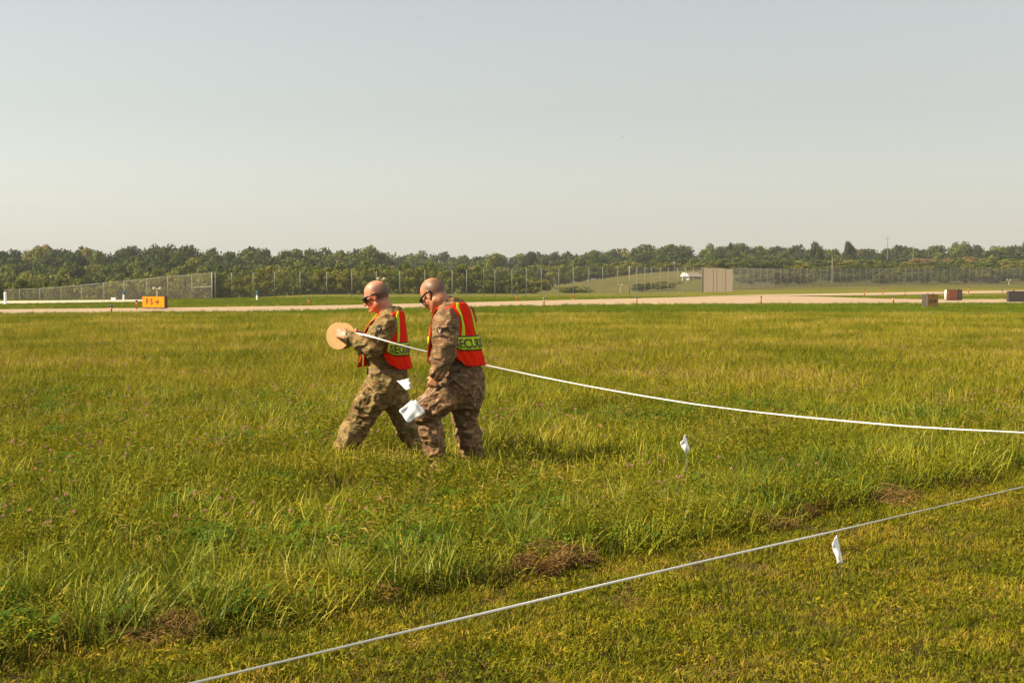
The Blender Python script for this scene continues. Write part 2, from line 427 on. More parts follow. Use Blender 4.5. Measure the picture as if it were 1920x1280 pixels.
def clover_mesh(name, n, spread, hgt, m, seed):
    r = np.random.default_rng(seed); vs, fs, tint = [], [], []
    for i in range(n):
        a = r.random() * 6.28; d = spread * math.sqrt(r.random()); x, y = d * math.cos(a), d * math.sin(a); z = hgt * (0.5 + 0.7 * r.random())
        t0 = r.random() * 6.28; s = 0.011 + 0.008 * r.random(); tl = r.random()
        tx, ty = (r.random() - .5) * .8, (r.random() - .5) * .8
        for k in range(3):
            q = t0 + k * 2.094; c, sn = math.cos(q), math.sin(q); b0 = len(vs)
            for (u, w) in ((0, 0), (.9, .55), (1.5, 0.35), (1.5, -.35), (.9, -.55)):
                lx, ly = s * (u * c - w * sn), s * (u * sn + w * c)
                vs.append((x + lx, y + ly, z + lx * tx + ly * ty + 0.002 * u))
            fs.append(tuple(b0 + j for j in range(5))); tint += [tl] * 5
        b0 = len(vs); vs += [(x * .8 - .001, y * .8, 0), (x * .8 + .001, y * .8, 0), (x, y, z)]; fs.append((b0, b0 + 1, b0 + 2)); tint += [tl] * 3
    me = new_mesh(name, vs, fs, m)
    a = me.attributes.new('tint', 'FLOAT', 'POINT'); a.data.foreach_set('value', np.array(tint, np.float32))
    return me
def flower_mesh(name, m, seed):
    """one red clover head: an uneven little globe of florets on a stalk"""
    r = np.random.default_rng(seed); vs, fs, tint = [], [], []
    h = 0.20 + 0.05 * r.random()
    for i in range(46):
        v = r.normal(size=3); v /= np.linalg.norm(v); v[2] = abs(v[2]) * 1.1 - 0.35 * (r.random() < .4)
        c = v * 0.0105; t = np.cross(v, r.normal(size=3)); t /= np.linalg.norm(t)
        b0 = len(vs)
        for q in (c * .55 - t * .0022, c * .55 + t * .0022, c * 1.35 + t * .0014, c * 1.35 - t * .0014): vs.append((q[0], q[1], h + q[2]))
        fs.append((b0, b0 + 1, b0 + 2, b0 + 3)); tint += [r.random()] * 4
    b0 = len(vs); vs += [(-.001, 0, 0), (.001, 0, 0), (0, 0, h)]; fs.append((b0, b0 + 1, b0 + 2)); tint += [.9] * 3
    me = new_mesh(name, vs, fs, m)
    a = me.attributes.new('tint', 'FLOAT', 'POINT'); a.data.foreach_set('value', np.array(tint, np.float32))
    return me
def straw_mesh(name, n, spread, m, seed, lift=0.05):
    r = np.random.default_rng(seed); vs, fs, tint = [], [], []
    for i in range(n):
        a = r.random() * 6.28; d = spread * math.sqrt(r.random()); c = np.array([d * math.cos(a), d * math.sin(a), 0.004 + lift * r.random()])
        q = r.random() * 6.28; L = 0.014 + 0.034 * r.random(); e = r.normal() * .3; w = 0.0007 + 0.0011 * r.random()
        dv = np.array([math.cos(q), math.sin(q), e]) * L; sd = np.array([-math.sin(q), math.cos(q), 0.3]) * w
        b0 = len(vs)
        for p in (c - dv - sd, c - dv + sd, c + sd + [0, 0, .008], c - sd + [0, 0, .008], c + dv + sd, c + dv - sd): vs.append(p)
        fs += [(b0, b0 + 1, b0 + 2, b0 + 3), (b0 + 3, b0 + 2, b0 + 4, b0 + 5)]; tint += [r.random()] * 6
    me = new_mesh(name, vs, fs, m)
    a = me.attributes.new('tint', 'FLOAT', 'POINT'); a.data.foreach_set('value', np.array(tint, np.float32))
    return me

def scatter(name, label, cat, protos, P, scl, seed, sclz=None, tilt=.24):
    """one object: prototype clumps instanced on points by a geometry node tree"""
    r = np.random.default_rng(seed); n = len(P)
    col = bpy.data.collections.new(name + '_kinds')
    for k, me in enumerate(protos):
        col.objects.link(bpy.data.objects.new('%s_kind.%03d' % (name, k), me))
    me = bpy.data.meshes.new(name); me.vertices.add(n); me.vertices.foreach_set('co', np.asarray(P, np.float32).ravel())
    def attr(nm, typ, fld, v):
        a = me.attributes.new(nm, typ, 'POINT'); a.data.foreach_set(fld, v)
    rot = np.stack([r.normal(0, tilt, n), r.normal(0, tilt, n), r.random(n) * 6.283], 1).astype(np.float32)
    attr('rot', 'FLOAT_VECTOR', 'vector', rot.ravel())
    sz = scl if sclz is None else sclz
    attr('scl', 'FLOAT_VECTOR', 'vector', np.stack([scl, scl, sz], 1).astype(np.float32).ravel())
    attr('idx', 'INT', 'value', r.integers(0, len(protos), n).astype(np.int32))
    ng = bpy.data.node_groups.new(name + '_scatter', 'GeometryNodeTree')
    ng.interface.new_socket('Geometry', in_out='INPUT', socket_type='NodeSocketGeometry')
    ng.interface.new_socket('Geometry', in_out='OUTPUT', socket_type='NodeSocketGeometry')
    N, L = ng.nodes, ng.links
    gi, go = N.new('NodeGroupInput'), N.new('NodeGroupOutput')
    iop = N.new('GeometryNodeInstanceOnPoints'); ci = N.new('GeometryNodeCollectionInfo')
    ci.inputs[0].default_value = col; ci.inputs[1].default_value = True; ci.inputs[2].default_value = True
    def na(nm, dt):
        a = N.new('GeometryNodeInputNamedAttribute'); a.data_type = dt; a.inputs[0].default_value = nm; return a.outputs[0]
    L.new(gi.outputs[0], iop.inputs['Points']); L.new(ci.outputs[0], iop.inputs['Instance'])
    iop.inputs['Pick Instance'].default_value = True
    L.new(na('idx', 'INT'), iop.inputs['Instance Index']); L.new(na('rot', 'FLOAT_VECTOR'), iop.inputs['Rotation']); L.new(na('scl', 'FLOAT_VECTOR'), iop.inputs['Scale'])
    L.new(iop.outputs[0], go.inputs[0])
    o = link(name, me)
    md = o.modifiers.new('scatter', 'NODES'); md.node_group = ng
    return tag(o, label, cat, kind='stuff')

U = 0.47
def sector(d0, d1, dens, seed, u=U):
    r = np.random.default_rng(seed)
    n = int(u * (d1 * d1 - d0 * d0) * dens)
    Y = np.sqrt(d0 * d0 + (d1 * d1 - d0 * d0) * r.random(n)); X = Y * u * (2 * r.random(n) - 1)
    return X, Y
BX = np.array([-6, -2.15, -1.34, -0.69, 0.64, 2.41, 4.37, 9.0, 30]); BY = np.array([4.2, 5.95, 6.60, 7.15, 8.55, 10.1, 12.2, 16.8, 38])
def lawn_side(X, Y):
    """metres in front of the edge of the mown lawn (negative: in the meadow)"""
    return (np.interp(X, BX, BY) + 0.45 * (noise2(X, Y, 0.9, 5.0) - 0.5) - Y) * 0.78
def mk(X, Y): return np.stack([X, Y, H(X, Y)], 1)

def herb_mesh(name, n, spread, hgt, m, seed, leaf=.020):
    """leafy weeds: many small pointed leaves at all heights on thin stalks"""
    r = np.random.default_rng(seed); vs, fs, tint = [], [], []
    for i in range(n):
        a = r.random() * 6.28; d = spread * math.sqrt(r.random()); z = hgt * (0.08 + 0.92 * r.random() ** .8)
        c = np.array([d * math.cos(a), d * math.sin(a), z]); q = r.random() * 6.28; e = r.normal() * .45
        u = np.array([math.cos(q) * math.cos(e), math.sin(q) * math.cos(e), math.sin(e)]); w = np.cross(u, [r.normal() * .5, r.normal() * .5, 1]); w /= np.linalg.norm(w)
        L = leaf * (.5 + r.random()); W = L * (.22 + .2 * r.random()); b0 = len(vs)
        for p in (c - u * L, c - w * W, c + u * L, c + w * W): vs.append(p)
        fs.append((b0, b0 + 1, b0 + 2, b0 + 3)); tn = r.random(); tint += [tn] * 4
        if i % 3 == 0:
            b0 = len(vs); vs += [(c[0] * .5 - .0012, c[1] * .5, 0), (c[0] * .5 + .0012, c[1] * .5, 0), tuple(c)]; fs.append((b0, b0 + 1, b0 + 2)); tint += [tn] * 3
    me = new_mesh(name, vs, fs, m)
    a = me.attributes.new('tint', 'FLOAT', 'POINT'); a.data.foreach_set('value', np.array(tint, np.float32))
    return me
herb = [herb_mesh('herb_clump', 110, 0.15, 0.17, M['herb'], 150 + k, .0115) for k in range(5)]
lherb = [herb_mesh('lawn_weed', 40, 0.10, 0.035, M['lawn'], 160 + k, .011) for k in range(3)]
mead = [clump_mesh('meadow_clump', 22, 0.13, 0.185, 0.0058, 0.65, 1.5, M['meadow'], 10 + k) for k in range(5)]
fine = [clump_mesh('fine_clump', 30, 0.11, 0.10, 0.0055, 0.6, 1.3, M['under'], 30 + k) for k in range(4)]
tall = [clump_mesh('tall_tuft', 18, 0.08, 0.34, 0.0095, 0.42, 1.4, M['tall'], 40 + k, levels=5) for k in range(5)]
lawn = [clump_mesh('lawn_clump', 50, 0.09, 0.036, 0.0038, 0.6, 1.2, M['lawn'], 60 + k) for k in range(5)]
farc = [clump_mesh('far_clump', 44, 0.30, 0.20, 0.011, 0.25, 0.7, M['far'], 70 + k) for k in range(5)]
verg = [clump_mesh('verge_clump', 44, 0.30, 0.16, 0.012, 0.25, 0.7, M['verge'], 80 + k) for k in range(4)]

# meadow near the camera
X, Y = sector(4.5, 22, 95, 101)
k = lawn_side(X, Y) < 0.05
thin = np.random.default_rng(1).random(len(X)) < np.clip(7.5 / Y, 0.33, 1)
hole = noise2(X, Y, 0.45, 9.0) > 0.40
k &= thin & hole
X, Y = X[k], Y[k]
rf_ = np.random.default_rng(14)                     # grass standing thick round the walkers' boots
for fx_, fy_, nf_ in ((-1.52, 12.35, 34), (-0.86, 12.5, 22), (-0.62, 11.62, 46), (-0.32, 11.85, 34)):
    X = np.concatenate([X, fx_ + rf_.normal(0, .16, nf_)]); Y = np.concatenate([Y, fy_ + rf_.normal(-.12, .12, nf_)])
big = noise2(X, Y, 1.6, 2.0)
sc = (0.65 + 0.75 * big) * (0.85 + 0.3 * np.random.default_rng(2).random(len(X)))
scatter('meadow_grass', 'unmown mixed grass of the meadow around the two walking people', 'grass', mead, mk(X, Y), sc * 1.05, 11, sclz=sc * np.interp(Y, [5, 8, 11, 22], [0.80, 0.92, 1.30, 1.15]))
X, Y = sector(4.5, 34, 48, 112); k = (lawn_side(X, Y) < 0.0) & (np.random.default_rng(8).random(len(X)) < np.clip(9.0 / Y, 0.2, 1)) & (noise2(X, Y, 0.6, 44.) > 0.40); X, Y = X[k], Y[k]
sc = 0.7 + 0.6 * noise2(X, Y, 0.9, 45.)
scatter('meadow_herbs', 'low leafy weeds mixed through the meadow grass', 'weeds', herb, mk(X, Y), sc, 23, sclz=sc * np.interp(Y, [5, 8, 10.3, 13, 34], [.7, .85, 1.35, 1.3, 1.1]))
X, Y = sector(4.5, 20, 80, 102); k = lawn_side(X, Y) < 0.1; X, Y = X[k], Y[k]
scatter('meadow_undergrowth', 'short fine grass filling the foot of the meadow', 'grass', fine, mk(X, Y), 0.7 + 0.6 * noise2(X, Y, 0.7, 3.0), 12)
# middle distance and far field
X, Y = sector(18, 66, 17, 103)
k = np.random.default_rng(3).random(len(X)) < np.clip(30.0 / Y, 0.4, 1)
k &= ~on_pavement(X, Y, H(X, Y)); X, Y = X[k], Y[k]
scatter('field_grass', 'yellowing rough grass of the field towards the taxiway', 'grass', farc, mk(X, Y), 0.55 + 0.75 * noise2(X, Y * 0.5, 3.0, 4.0), 13)
X, Y = sector(52, 135, 6.5, 104, u=0.5)
Z = H(X, Y); pxs, pys = topix(X, Y, Z)
band = (pys - np.interp(pxs, nxn, nyn))
k = (band < 11 + 8 * noise2(pxs, pys, 160, 6)) & ~on_pavement(X, Y, Z) & (np.random.default_rng(4).random(len(X)) < np.clip(np.where(band > 0, 1, 70.0 / Y), 0, 1))
X, Y, band = X[k], Y[k], band[k]
scatter('verge_grass', 'greener grass verges along both sides of the taxiway', 'grass', verg, mk(X, Y), np.where(band > 0, 1.0, 0.62) * (0.6 + 0.6 * noise2(X, Y, 2.5, 8.0)), 14)

# tall tufts along the mowing edge and in scattered drifts
X, Y = sector(4.5, 17, 60, 105)
ls = lawn_side(X, Y)
dens = np.where((ls < 0.0) & (ls > -2.0), 0.70 * ss(-2.0, -0.3, ls), 0) * (0.35 + 1.0 * (noise2(X, Y, 0.8, 12.0) > 0.42)) + np.where(ls < -0.8, 0.14 * (noise2(X, Y, 1.1, 13.0) > 0.52), 0)
k = np.random.default_rng(5).random(len(X)) < dens; X, Y = X[k], Y[k]
scatter('tall_grass', 'long arching blades of tall grass along the mowing edge', 'grass', tall, mk(X, Y), 0.45 + 0.60 * noise2(X, Y, 1.0, 7.0), 15)
# seed heads
stems = [stem_mesh('seed_stem', 5, 0.10, 0.30, M['dry'], 90 + k) for k in range(5)]
X, Y = sector(5, 40, 2.2, 106); k = (lawn_side(X, Y) < -0.3) & (noise2(X, Y, 2.2, 15) > 0.45); X, Y = X[k], Y[k]
scatter('seed_heads', 'dry seed stalks nodding above the meadow grass', 'grass', stems, mk(X, Y), 0.7 + 0.5 * noise2(X, Y, 1.5, 21.), 16)
# clover
clov = [clover_mesh('clover_patch', 16, 0.12, 0.12, M['clover'], 110 + k) for k in range(4)]
X, Y = sector(5, 20, 34, 107); k = (lawn_side(X, Y) < -0.05) & (noise2(X, Y, 0.9, 25) > 0.50); X, Y = X[k], Y[k]
scatter('clover_leaves', 'green three-part clover leaves among the meadow grass', 'clover', clov, mk(X, Y), 0.8 + 0.6 * noise2(X, Y, .6, 22.), 17)
flo = [flower_mesh('clover_flower_head', M['flower'], 120 + k) for k in range(5)]
X, Y = sector(6, 34, 8.5, 108); k = (lawn_side(X, Y) < -0.7) & (noise2(X, Y, 1.9, 26) > 0.46) & (np.random.default_rng(6).random(len(X)) < np.clip(14 / Y, .3, 1)); X, Y = X[k], Y[k]
scatter('clover_flowers', 'small pink clover flower heads dotted through the meadow', 'clover', flo, mk(X, Y), 0.8 + 0.35 * noise2(X, Y, .3, 23.), 18)
# mown lawn
X, Y = sector(4.0, 18, 270, 109); k = lawn_side(X, Y) > -0.1
k &= (noise2(X, Y, 0.35, 31) > 0.24); X, Y = X[k], Y[k]
scatter('lawn_grass', 'short mown lawn in front of the low white tape', 'grass', lawn, mk(X, Y), 0.65 + 0.75 * noise2(X, Y, 0.4, 27.), 19)
X, Y = sector(4.0, 16, 60, 113); k = (lawn_side(X, Y) > -0.05) & (noise2(X, Y, 0.5, 47.) > 0.45); X, Y = X[k], Y[k]
scatter('lawn_weeds', 'flat little weed leaves in the mown lawn', 'weeds', lherb, mk(X, Y), 0.8 + 0.6 * noise2(X, Y, .4, 48.), 24)
# flattened clippings
strw = [straw_mesh('straw_tangle', 190, 0.13, M['straw'], 130 + k) for k in range(4)]
X, Y = sector(4.5, 17, 110, 110); ls = lawn_side(X, Y)
k = (ls > -0.50 + .5 * noise2(X, Y, .5, 41)) & (ls < -0.08 + .35 * noise2(X, Y, .6, 42)) & (noise2(X, Y, 1.0, 33) + .25 * noise2(X, Y, .25, 34) + .16 * np.random.default_rng(9).random(len(X)) > 0.815); X, Y = X[k], Y[k]
scatter('cut_straw', 'brown dried clippings lying in heaps along the mowing edge', 'straw', strw, mk(X, Y), 0.8 + 0.8 * noise2(X, Y, .4, 28.), 20)
clip = [straw_mesh('clipping', 14, 0.12, M['straw'], 140 + k, lift=0.03) for k in range(3)]
X, Y = sector(4.0, 16, 60, 111); k = (lawn_side(X, Y) > 0.0); X, Y = X[k], Y[k]
scatter('lawn_clippings', 'loose dry clippings strewn over the mown lawn', 'straw', clip, mk(X, Y), 0.5 + 0.5 * noise2(X, Y, .4, 29.), 22)
# ------------------------------------------------------------------ trees
def crown_mesh(name, n, nclump, m, seed, base=0.22, fat=0.5, leaf=0.035, shrub=False):
    """unit-height crown made of leaf faces spread through many overlapping boughs"""
    r = np.random.default_rng(seed); vs = []; tint = []
    cl = []
    for i in range(nclump):
        for _ in range(60):
            p = r.uniform(-1, 1, 3)
            if np.linalg.norm(p) < 1: break
        zc = base + (1 - base) * (0.5 + 0.43 * p[2])
        w = fat * math.sqrt(max(0.12, 1 - (max(0.0, zc - 0.5) / 0.55) ** 2.2))
        cl.append((p[0] * w * .8, p[1] * w * .8, zc, r.uniform(.11, .20) * (1.1 if shrub else 1), r.random()))
    per = n // nclump
    for (cx, cy, cz, cr, tn) in cl:
        v = r.normal(size=(per, 3)); v /= np.linalg.norm(v, axis=1)[:, None]
        rr = cr * (0.45 + 0.62 * r.random(per)) ** 1.0
        c = np.stack([cx + v[:, 0] * rr, cy + v[:, 1] * rr, cz + v[:, 2] * rr * .8], 1)
        a = r.normal(size=(per, 3)); a /= np.linalg.norm(a, axis=1)[:, None]
        nrm = v + 0.9 * r.normal(size=(per, 3)) * .6; b_ = np.cross(a, nrm); b_ /= np.linalg.norm(b_, axis=1)[:, None]
        a = np.cross(b_, nrm); a /= np.linalg.norm(a, axis=1)[:, None]
        s = leaf * (0.5 + r.random(per))[:, None]
        vs.append(np.stack([c - a * s, c + b_ * s * .7, c + a * s, c - b_ * s * .7], 1).reshape(-1, 3))
        tint.append(np.repeat(np.clip(tn + r.normal(0, .12, per), 0, 1), 4))
    vs = np.concatenate(vs); vs[:, 2] = np.maximum(vs[:, 2], 0.01)
    fs = np.arange(len(vs)).reshape(-1, 4)
    me = new_mesh(name, vs, fs, m)
    at = me.attributes.new('tint', 'FLOAT', 'POINT'); at.data.foreach_set('value', np.concatenate(tint).astype(np.float32))
    return me
def trunk_mesh(name, seed, h=0.7, r0=0.028):
    r = random.Random(seed); mb = MB()
    pts = [(0, 0, -0.03)]
    for k in range(1, 6): pts.append((r.uniform(-.015, .015) * k, r.uniform(-.015, .015) * k, h * k / 5))
    mb.tube(pts, [r0 * (1.25 - .2 * k) for k in range(6)], 7)
    for k in range(7):
        t = r.uniform(.3, .95); b = Vector(pts[min(5, int(t * 5))]); a = r.uniform(0, 6.28); L = r.uniform(.15, .30)
        mb.tube([b, b + Vector((math.cos(a) * L * .5, math.sin(a) * L * .5, L * .4)), b + Vector((math.cos(a) * L, math.sin(a) * L, L * .9))], [r0 * .5, r0 * .3, r0 * .12], 5)
    return mb.mesh(name, M['bark'], True)
CR = {}
for key, mk_, fat, base, nb, lf in (('dark', 'leaf_dark', .46, .2, 30, .030), ('mid', 'leaf_mid', .48, .18, 28, .031), ('olive', 'leaf_olive', .50, .15, 28, .031), ('brown', 'leaf_brown', .42, .2, 24, .028)):
    CR[key] = [crown_mesh('crown_' + key, 5200, nb, M[mk_], 200 + k + len(key) * 17, base, fat * (0.85 + .15 * k), lf) for k in range(4 if key != 'brown' else 2)]
SHR = {k: [crown_mesh('bush_' + k, 3600, 26, M[m_], 300 + j + len(k) * 13, 0.02, 0.62, .034, True) for j in range(3)] for k, m_ in (('dark', 'leaf_mid'), ('olive', 'leaf_olive'))}
TRK = [trunk_mesh('trunk', s) for s in range(4)]
STEM = [trunk_mesh('stem', 10 + s, 0.5, 0.016) for s in range(3)]
SKY_X = [-300, 0, 60, 150, 200, 230, 300, 350, 400, 450, 520, 570, 600, 650, 700, 740, 780, 810, 850, 890, 905, 930, 960, 1000, 1050, 1090, 1130, 1180, 1220, 1240, 1300, 1370, 1430, 1480, 1520, 1650, 1700, 1750, 1800, 1850, 1920, 2250]
SKY_Y = [464, 462, 466, 460, 466, 458, 456, 455, 468, 466, 464, 463, 466, 470, 464, 475, 476, 473, 480, 478, 473, 471, 478, 471, 473, 467, 466, 464, 458, 455, 462, 456, 460, 458, 466, 461, 460, 460, 456, 458, 454, 455]
tr = random.Random(21)
def plant(px, py_top, D, w, kind, label, cat='tree', group=None, shrub=False, name=None):
    top = pix(px, py_top, D); zg = Hs(top[0], D); h = max(1.2, top[2] - zg)
    wid = w * D / FPX                                   # crown width in metres from its width in the photo
    protos = SHR[kind] if shrub else CR[kind]
    root = empty(name or ('bush' if shrub else 'tree'), (top[0], D, zg), label, cat, group, tr.uniform(0, 6.28))
    c = link('crown', tr.choice(protos), root); t = link('stem' if shrub else 'trunk', tr.choice(STEM if shrub else TRK), root)
    fat = 1.0 if not shrub else 1.25
    sxy = wid / fat
    c.scale = (sxy, sxy, h); t.scale = (h, h, h)
    return root
G1, G2, G3, G4 = 'trees of the wood beyond the left fence', 'trees of the wood on the far ridge', 'trees of the wood above the pasture at the right', 'bushes behind the perimeter fence'
def kindof(p): return tr.choices(['dark', 'mid', 'olive', 'brown'], p)[0]
KN = {'dark': 'dark green', 'mid': 'green', 'olive': 'yellowish green', 'brown': 'brownish'}
x = -200.0
while x < 2150:
    y = np.interp(x, SKY_X, SKY_Y)
    zone = 0 if x < 720 else (1 if x < 1010 else 2)
    for lay in range(3):
        D = (430, 560, 520)[zone] - lay * (55, 70, 60)[zone] + tr.uniform(-18, 18)
        yt = y + lay * (15, 11, 12)[zone] + tr.uniform(-3, 4.5) + (1 if lay else 0)
        kd = kindof([(6.5, 2.2, .4, .25), (5, 3, .9, .15), (2.4, 3.5, 2, .3)][lay])
        g = (G1, G2, G3)[zone]
        plant(x + tr.uniform(-12, 12), yt, D, tr.uniform(54, 84) * (1.05, .85, .9)[zone], kd, KN[kd] + ' leafy tree among the ' + g, 'tree', KN[kd] + ' ' + g)
    x += tr.uniform(21, 31) * (1.0, .9, .95)[zone]
# single crowns that stand out of the skyline
for px, py, w, kd, lab in ((1530, 450, 30, 'dark', 'lone round tree crown standing above the right skyline, left of the pair'),
                           (1591, 450, 32, 'dark', 'lone round tree crown standing above the right skyline, right of the pair'),
                           (993, 470, 30, 'dark', 'small dark tree peaking over the dip in the skyline'),
                           (1372, 452, 20, 'dark', 'narrow dark treetop above the weathered board screen'),
                           (163, 472, 34, 'brown', 'brownish tree standing out of the dark wood behind the arrow sign'),
                           (248, 497, 26, 'olive', 'small yellowish conical tree in front of the dark wood at the left'),
                           (632, 486, 40, 'brown', 'bare brown tree left of the front walker\'s head'),
                           (925, 472, 60, 'olive', 'broad yellow-green tree right of the rear walker\'s head'),
                           (1425, 462, 52, 'mid', 'tall green tree right of the weathered board screen')):
    plant(px, py, 395 if px < 720 else 455, w, kd, lab)
# bushes behind the fences
def belt(x0, x1, step, ytop, D, kinds, label, group, w=(55, 85), jy=6):
    x = x0
    while x < x1:
        k = tr.choice(kinds)
        yt = np.interp(x, [p[0] for p in ytop], [p[1] for p in ytop]) + tr.uniform(-jy, jy)
        plant(x, yt, D + tr.uniform(-14, 14), tr.uniform(*w), k, label, 'bush', group, True)
        x += step * tr.uniform(.7, 1.3)
belt(-120, 430, 30, [(-120, 522), (0, 524), (200, 527), (420, 508)], 195, ['dark', 'olive', 'olive'], 'rounded bush low behind the rising left fence', 'bushes behind the left fence')
belt(-120, 420, 34, [(-120, 505), (0, 506), (200, 508), (420, 498)], 300, ['dark', 'olive'], 'bushy undergrowth at the foot of the left wood', 'undergrowth of the left wood', (50, 80))
belt(400, 1010, 30, [(400, 510), (520, 508), (700, 500), (860, 500), (1010, 520)], 178, ['olive', 'olive', 'dark'], 'dense bush close behind the tall fence', 'bushes behind the tall fence')
belt(420, 1000, 36, [(400, 503), (600, 498), (800, 492), (1000, 508)], 235, ['olive', 'dark'], 'larger bush rising behind the fence-side bushes', 'larger bushes behind the tall fence', (60, 95))
belt(1010, 1330, 30, [(1010, 500), (1130, 497), (1330, 492)], 372, ['dark', 'olive', 'olive'], 'bush along the wood edge above the pasture', 'bushes above the pasture', (45, 70))
belt(1395, 2100, 22, [(1395, 512), (1500, 509), (1700, 507), (1920, 506), (2100, 505)], 268, ['olive', 'olive', 'dark'], 'low olive bush behind the long right fence', 'bushes behind the right fence', (40, 68), 6)
belt(1380, 2100, 24, [(1380, 500), (1700, 500), (2100, 498)], 310, ['dark', 'olive', 'olive'], 'bush in the second row behind the long right fence', 'second row of bushes behind the right fence', (38, 62), 6)
belt(1330, 2100, 26, [(1330, 488), (2100, 488)], 372, ['dark', 'olive'], 'bush at the foot of the right wood', 'bushes at the foot of the right wood', (40, 66), 5)
plant(978, 516, 190, 62, 'olive', 'rusty olive bush at the left end of the pasture', 'bush', None, True)
plant(1075, 536, 210, 90, 'olive', 'low spreading bush in the pasture behind the fence', 'bush', None, True)
plant(1240, 527, 225, 110, 'olive', 'wide low bush left of the small white shelter', 'bush', None, True)
plant(1205, 531, 222, 60, 'dark', 'small dark bush on the pasture slope', 'bush', None, True)
plant(-4, 512, 150, 34, 'dark', 'dark tree cut by the left edge of the view', 'tree', None, True, 'tree')

# ------------------------------------------------------------------ chain-link fences
def fence(label, posts, hts, tall_posts=(), rail=True, spacing=0.11, wr=0.0032):
    """posts: ground points; each bay gets its own woven mesh panel of crossing wires"""
    base = posts[0]
    root = empty('chain_link_fence', base, label, 'fence')
    B = Vector(base)
    pm = MB().tube([(0, 0, -0.1), (0, 0, 1.0)], 0.033, 8).mesh('fence_post', M['galv'], True)
    for i, (p, h) in enumerate(zip(posts, hts)):
        o = link('post', pm, root, Vector(p) - B); o.scale = (1, 1, h * (1.04 if i in tall_posts else 1.0))
        if i in tall_posts: o.scale.x = o.scale.y = 1.7
    for i in range(len(posts) - 1):
        a, b = Vector(posts[i]) - B, Vector(posts[i + 1]) - B; ha, hb = hts[i], hts[i + 1]
        L = (b - a).length; hh = 0.5 * (ha + hb); mb = MB()
        n = int((L + hh) / spacing)
        dirv = (b - a) / L
        nrm = Vector((-dirv.y, dirv.x, 0)).normalized()
        for sgn in (1, -1):
            for k in range(n + 1):
                s0 = -hh + k * spacing * (L + hh) / (n * spacing)
                t0, t1 = max(s0, 0), min(s0 + hh, L)
                if t1 - t0 < 0.02: continue
                z0, z1 = t0 - s0, t1 - s0
                if sgn < 0: z0, z1 = hh - z0, hh - z1
                p0 = a.lerp(b, t0 / L) + Vector((0, 0, z0)); p1 = a.lerp(b, t1 / L) + Vector((0, 0, z1))
                d = (p1 - p0).normalized(); q = d.cross(nrm) * wr; w2 = nrm * wr
                mb.add([p0 - q, p0 + q, p1 + q, p1 - q, p0 + w2, p1 + w2], [(0, 1, 2, 3), (0, 4, 5, 3), (4, 1, 2, 5)])
        mb.build('mesh_panel', M['wire'], root)
        if rail:
            MB().tube([a + Vector((0, 0, ha)), b + Vector((0, 0, hb))], 0.026, 6).build('top_rail', M['galv'], root, smooth=True)
    return root
def gp(px, D): X = (px - 960) / FPX * D; return (X, D, Hs(X, D))
# left fence, dropping away with the ground
px1 = [-120, -80, -42, -2, 37, 75, 115, 153, 195, 233, 275, 315, 360, 398]
D1 = [131 + (398 - p) / 398 * 19 for p in px1]
P1 = [gp(p, d) for p, d in zip(px1, D1)]
yt1 = np.interp(px1, [-120, 0, 75, 153, 233, 315, 360, 398], [547, 543.5, 541, 534.5, 527, 519, 515, 512])
h1 = [max(2.2, pix(p, y, d)[2] - q[2]) for p, y, d, q in zip(px1, yt1, D1, P1)]
f1 = fence('chain-link fence with pale top rail dropping away to the left edge', P1, h1, tall_posts=(13,))
a_, b_ = Vector(P1[12]) - Vector(P1[0]), Vector(P1[13]) - Vector(P1[0])
MB().tube([a_ + Vector((0, 0, 1.12)), b_ + Vector((0, 0, 1.16))], 0.03, 6).build('brace_rail', M['galv'], f1)
# middle fence behind the walkers
px2 = [404, 435, 475, 515, 563, 613, 660, 706, 750, 797, 848, 875, 907, 928, 960, 987, 1015, 1048, 1075, 1104, 1130, 1158, 1180, 1194, 1209, 1221, 1238, 1253, 1270, 1285, 1300, 1316]
D2 = np.interp(px2, [404, 900, 1180, 1316], [131.5, 140, 150, 165])
P2 = [gp(p, d) for p, d in zip(px2, D2)]
yt2 = np.interp(px2, [404, 700, 900, 1100, 1200, 1316], [511, 508, 505, 502, 500.5, 501])
h2 = [pix(p, y, d)[2] - q[2] for p, y, d, q in zip(px2, yt2, D2, P2)]
fence('tall chain-link fence running behind the two walkers', P2, h2, tall_posts=(22,), rail=False)
# far fence at the right
px3 = [1374, 1388]
while px3[-1] < 2150: px3.append(px3[-1] + np.interp(px3[-1], [1388, 1900], [12.6, 11.8]))
D3 = np.interp(px3, [1374, 1450, 1920, 2150], [192, 202, 240, 250])
P3 = [gp(p, d) for p, d in zip(px3, D3)]
yt3 = np.interp(px3, [1374, 1450, 1920, 2150], [502.5, 503, 502.5, 502])
h3 = [pix(p, y, d)[2] - q[2] for p, y, d, q in zip(px3, yt3, D3, P3)]
fence('long chain-link fence stretching away to the right edge', P3, h3, rail=False, spacing=0.10, wr=0.0085)
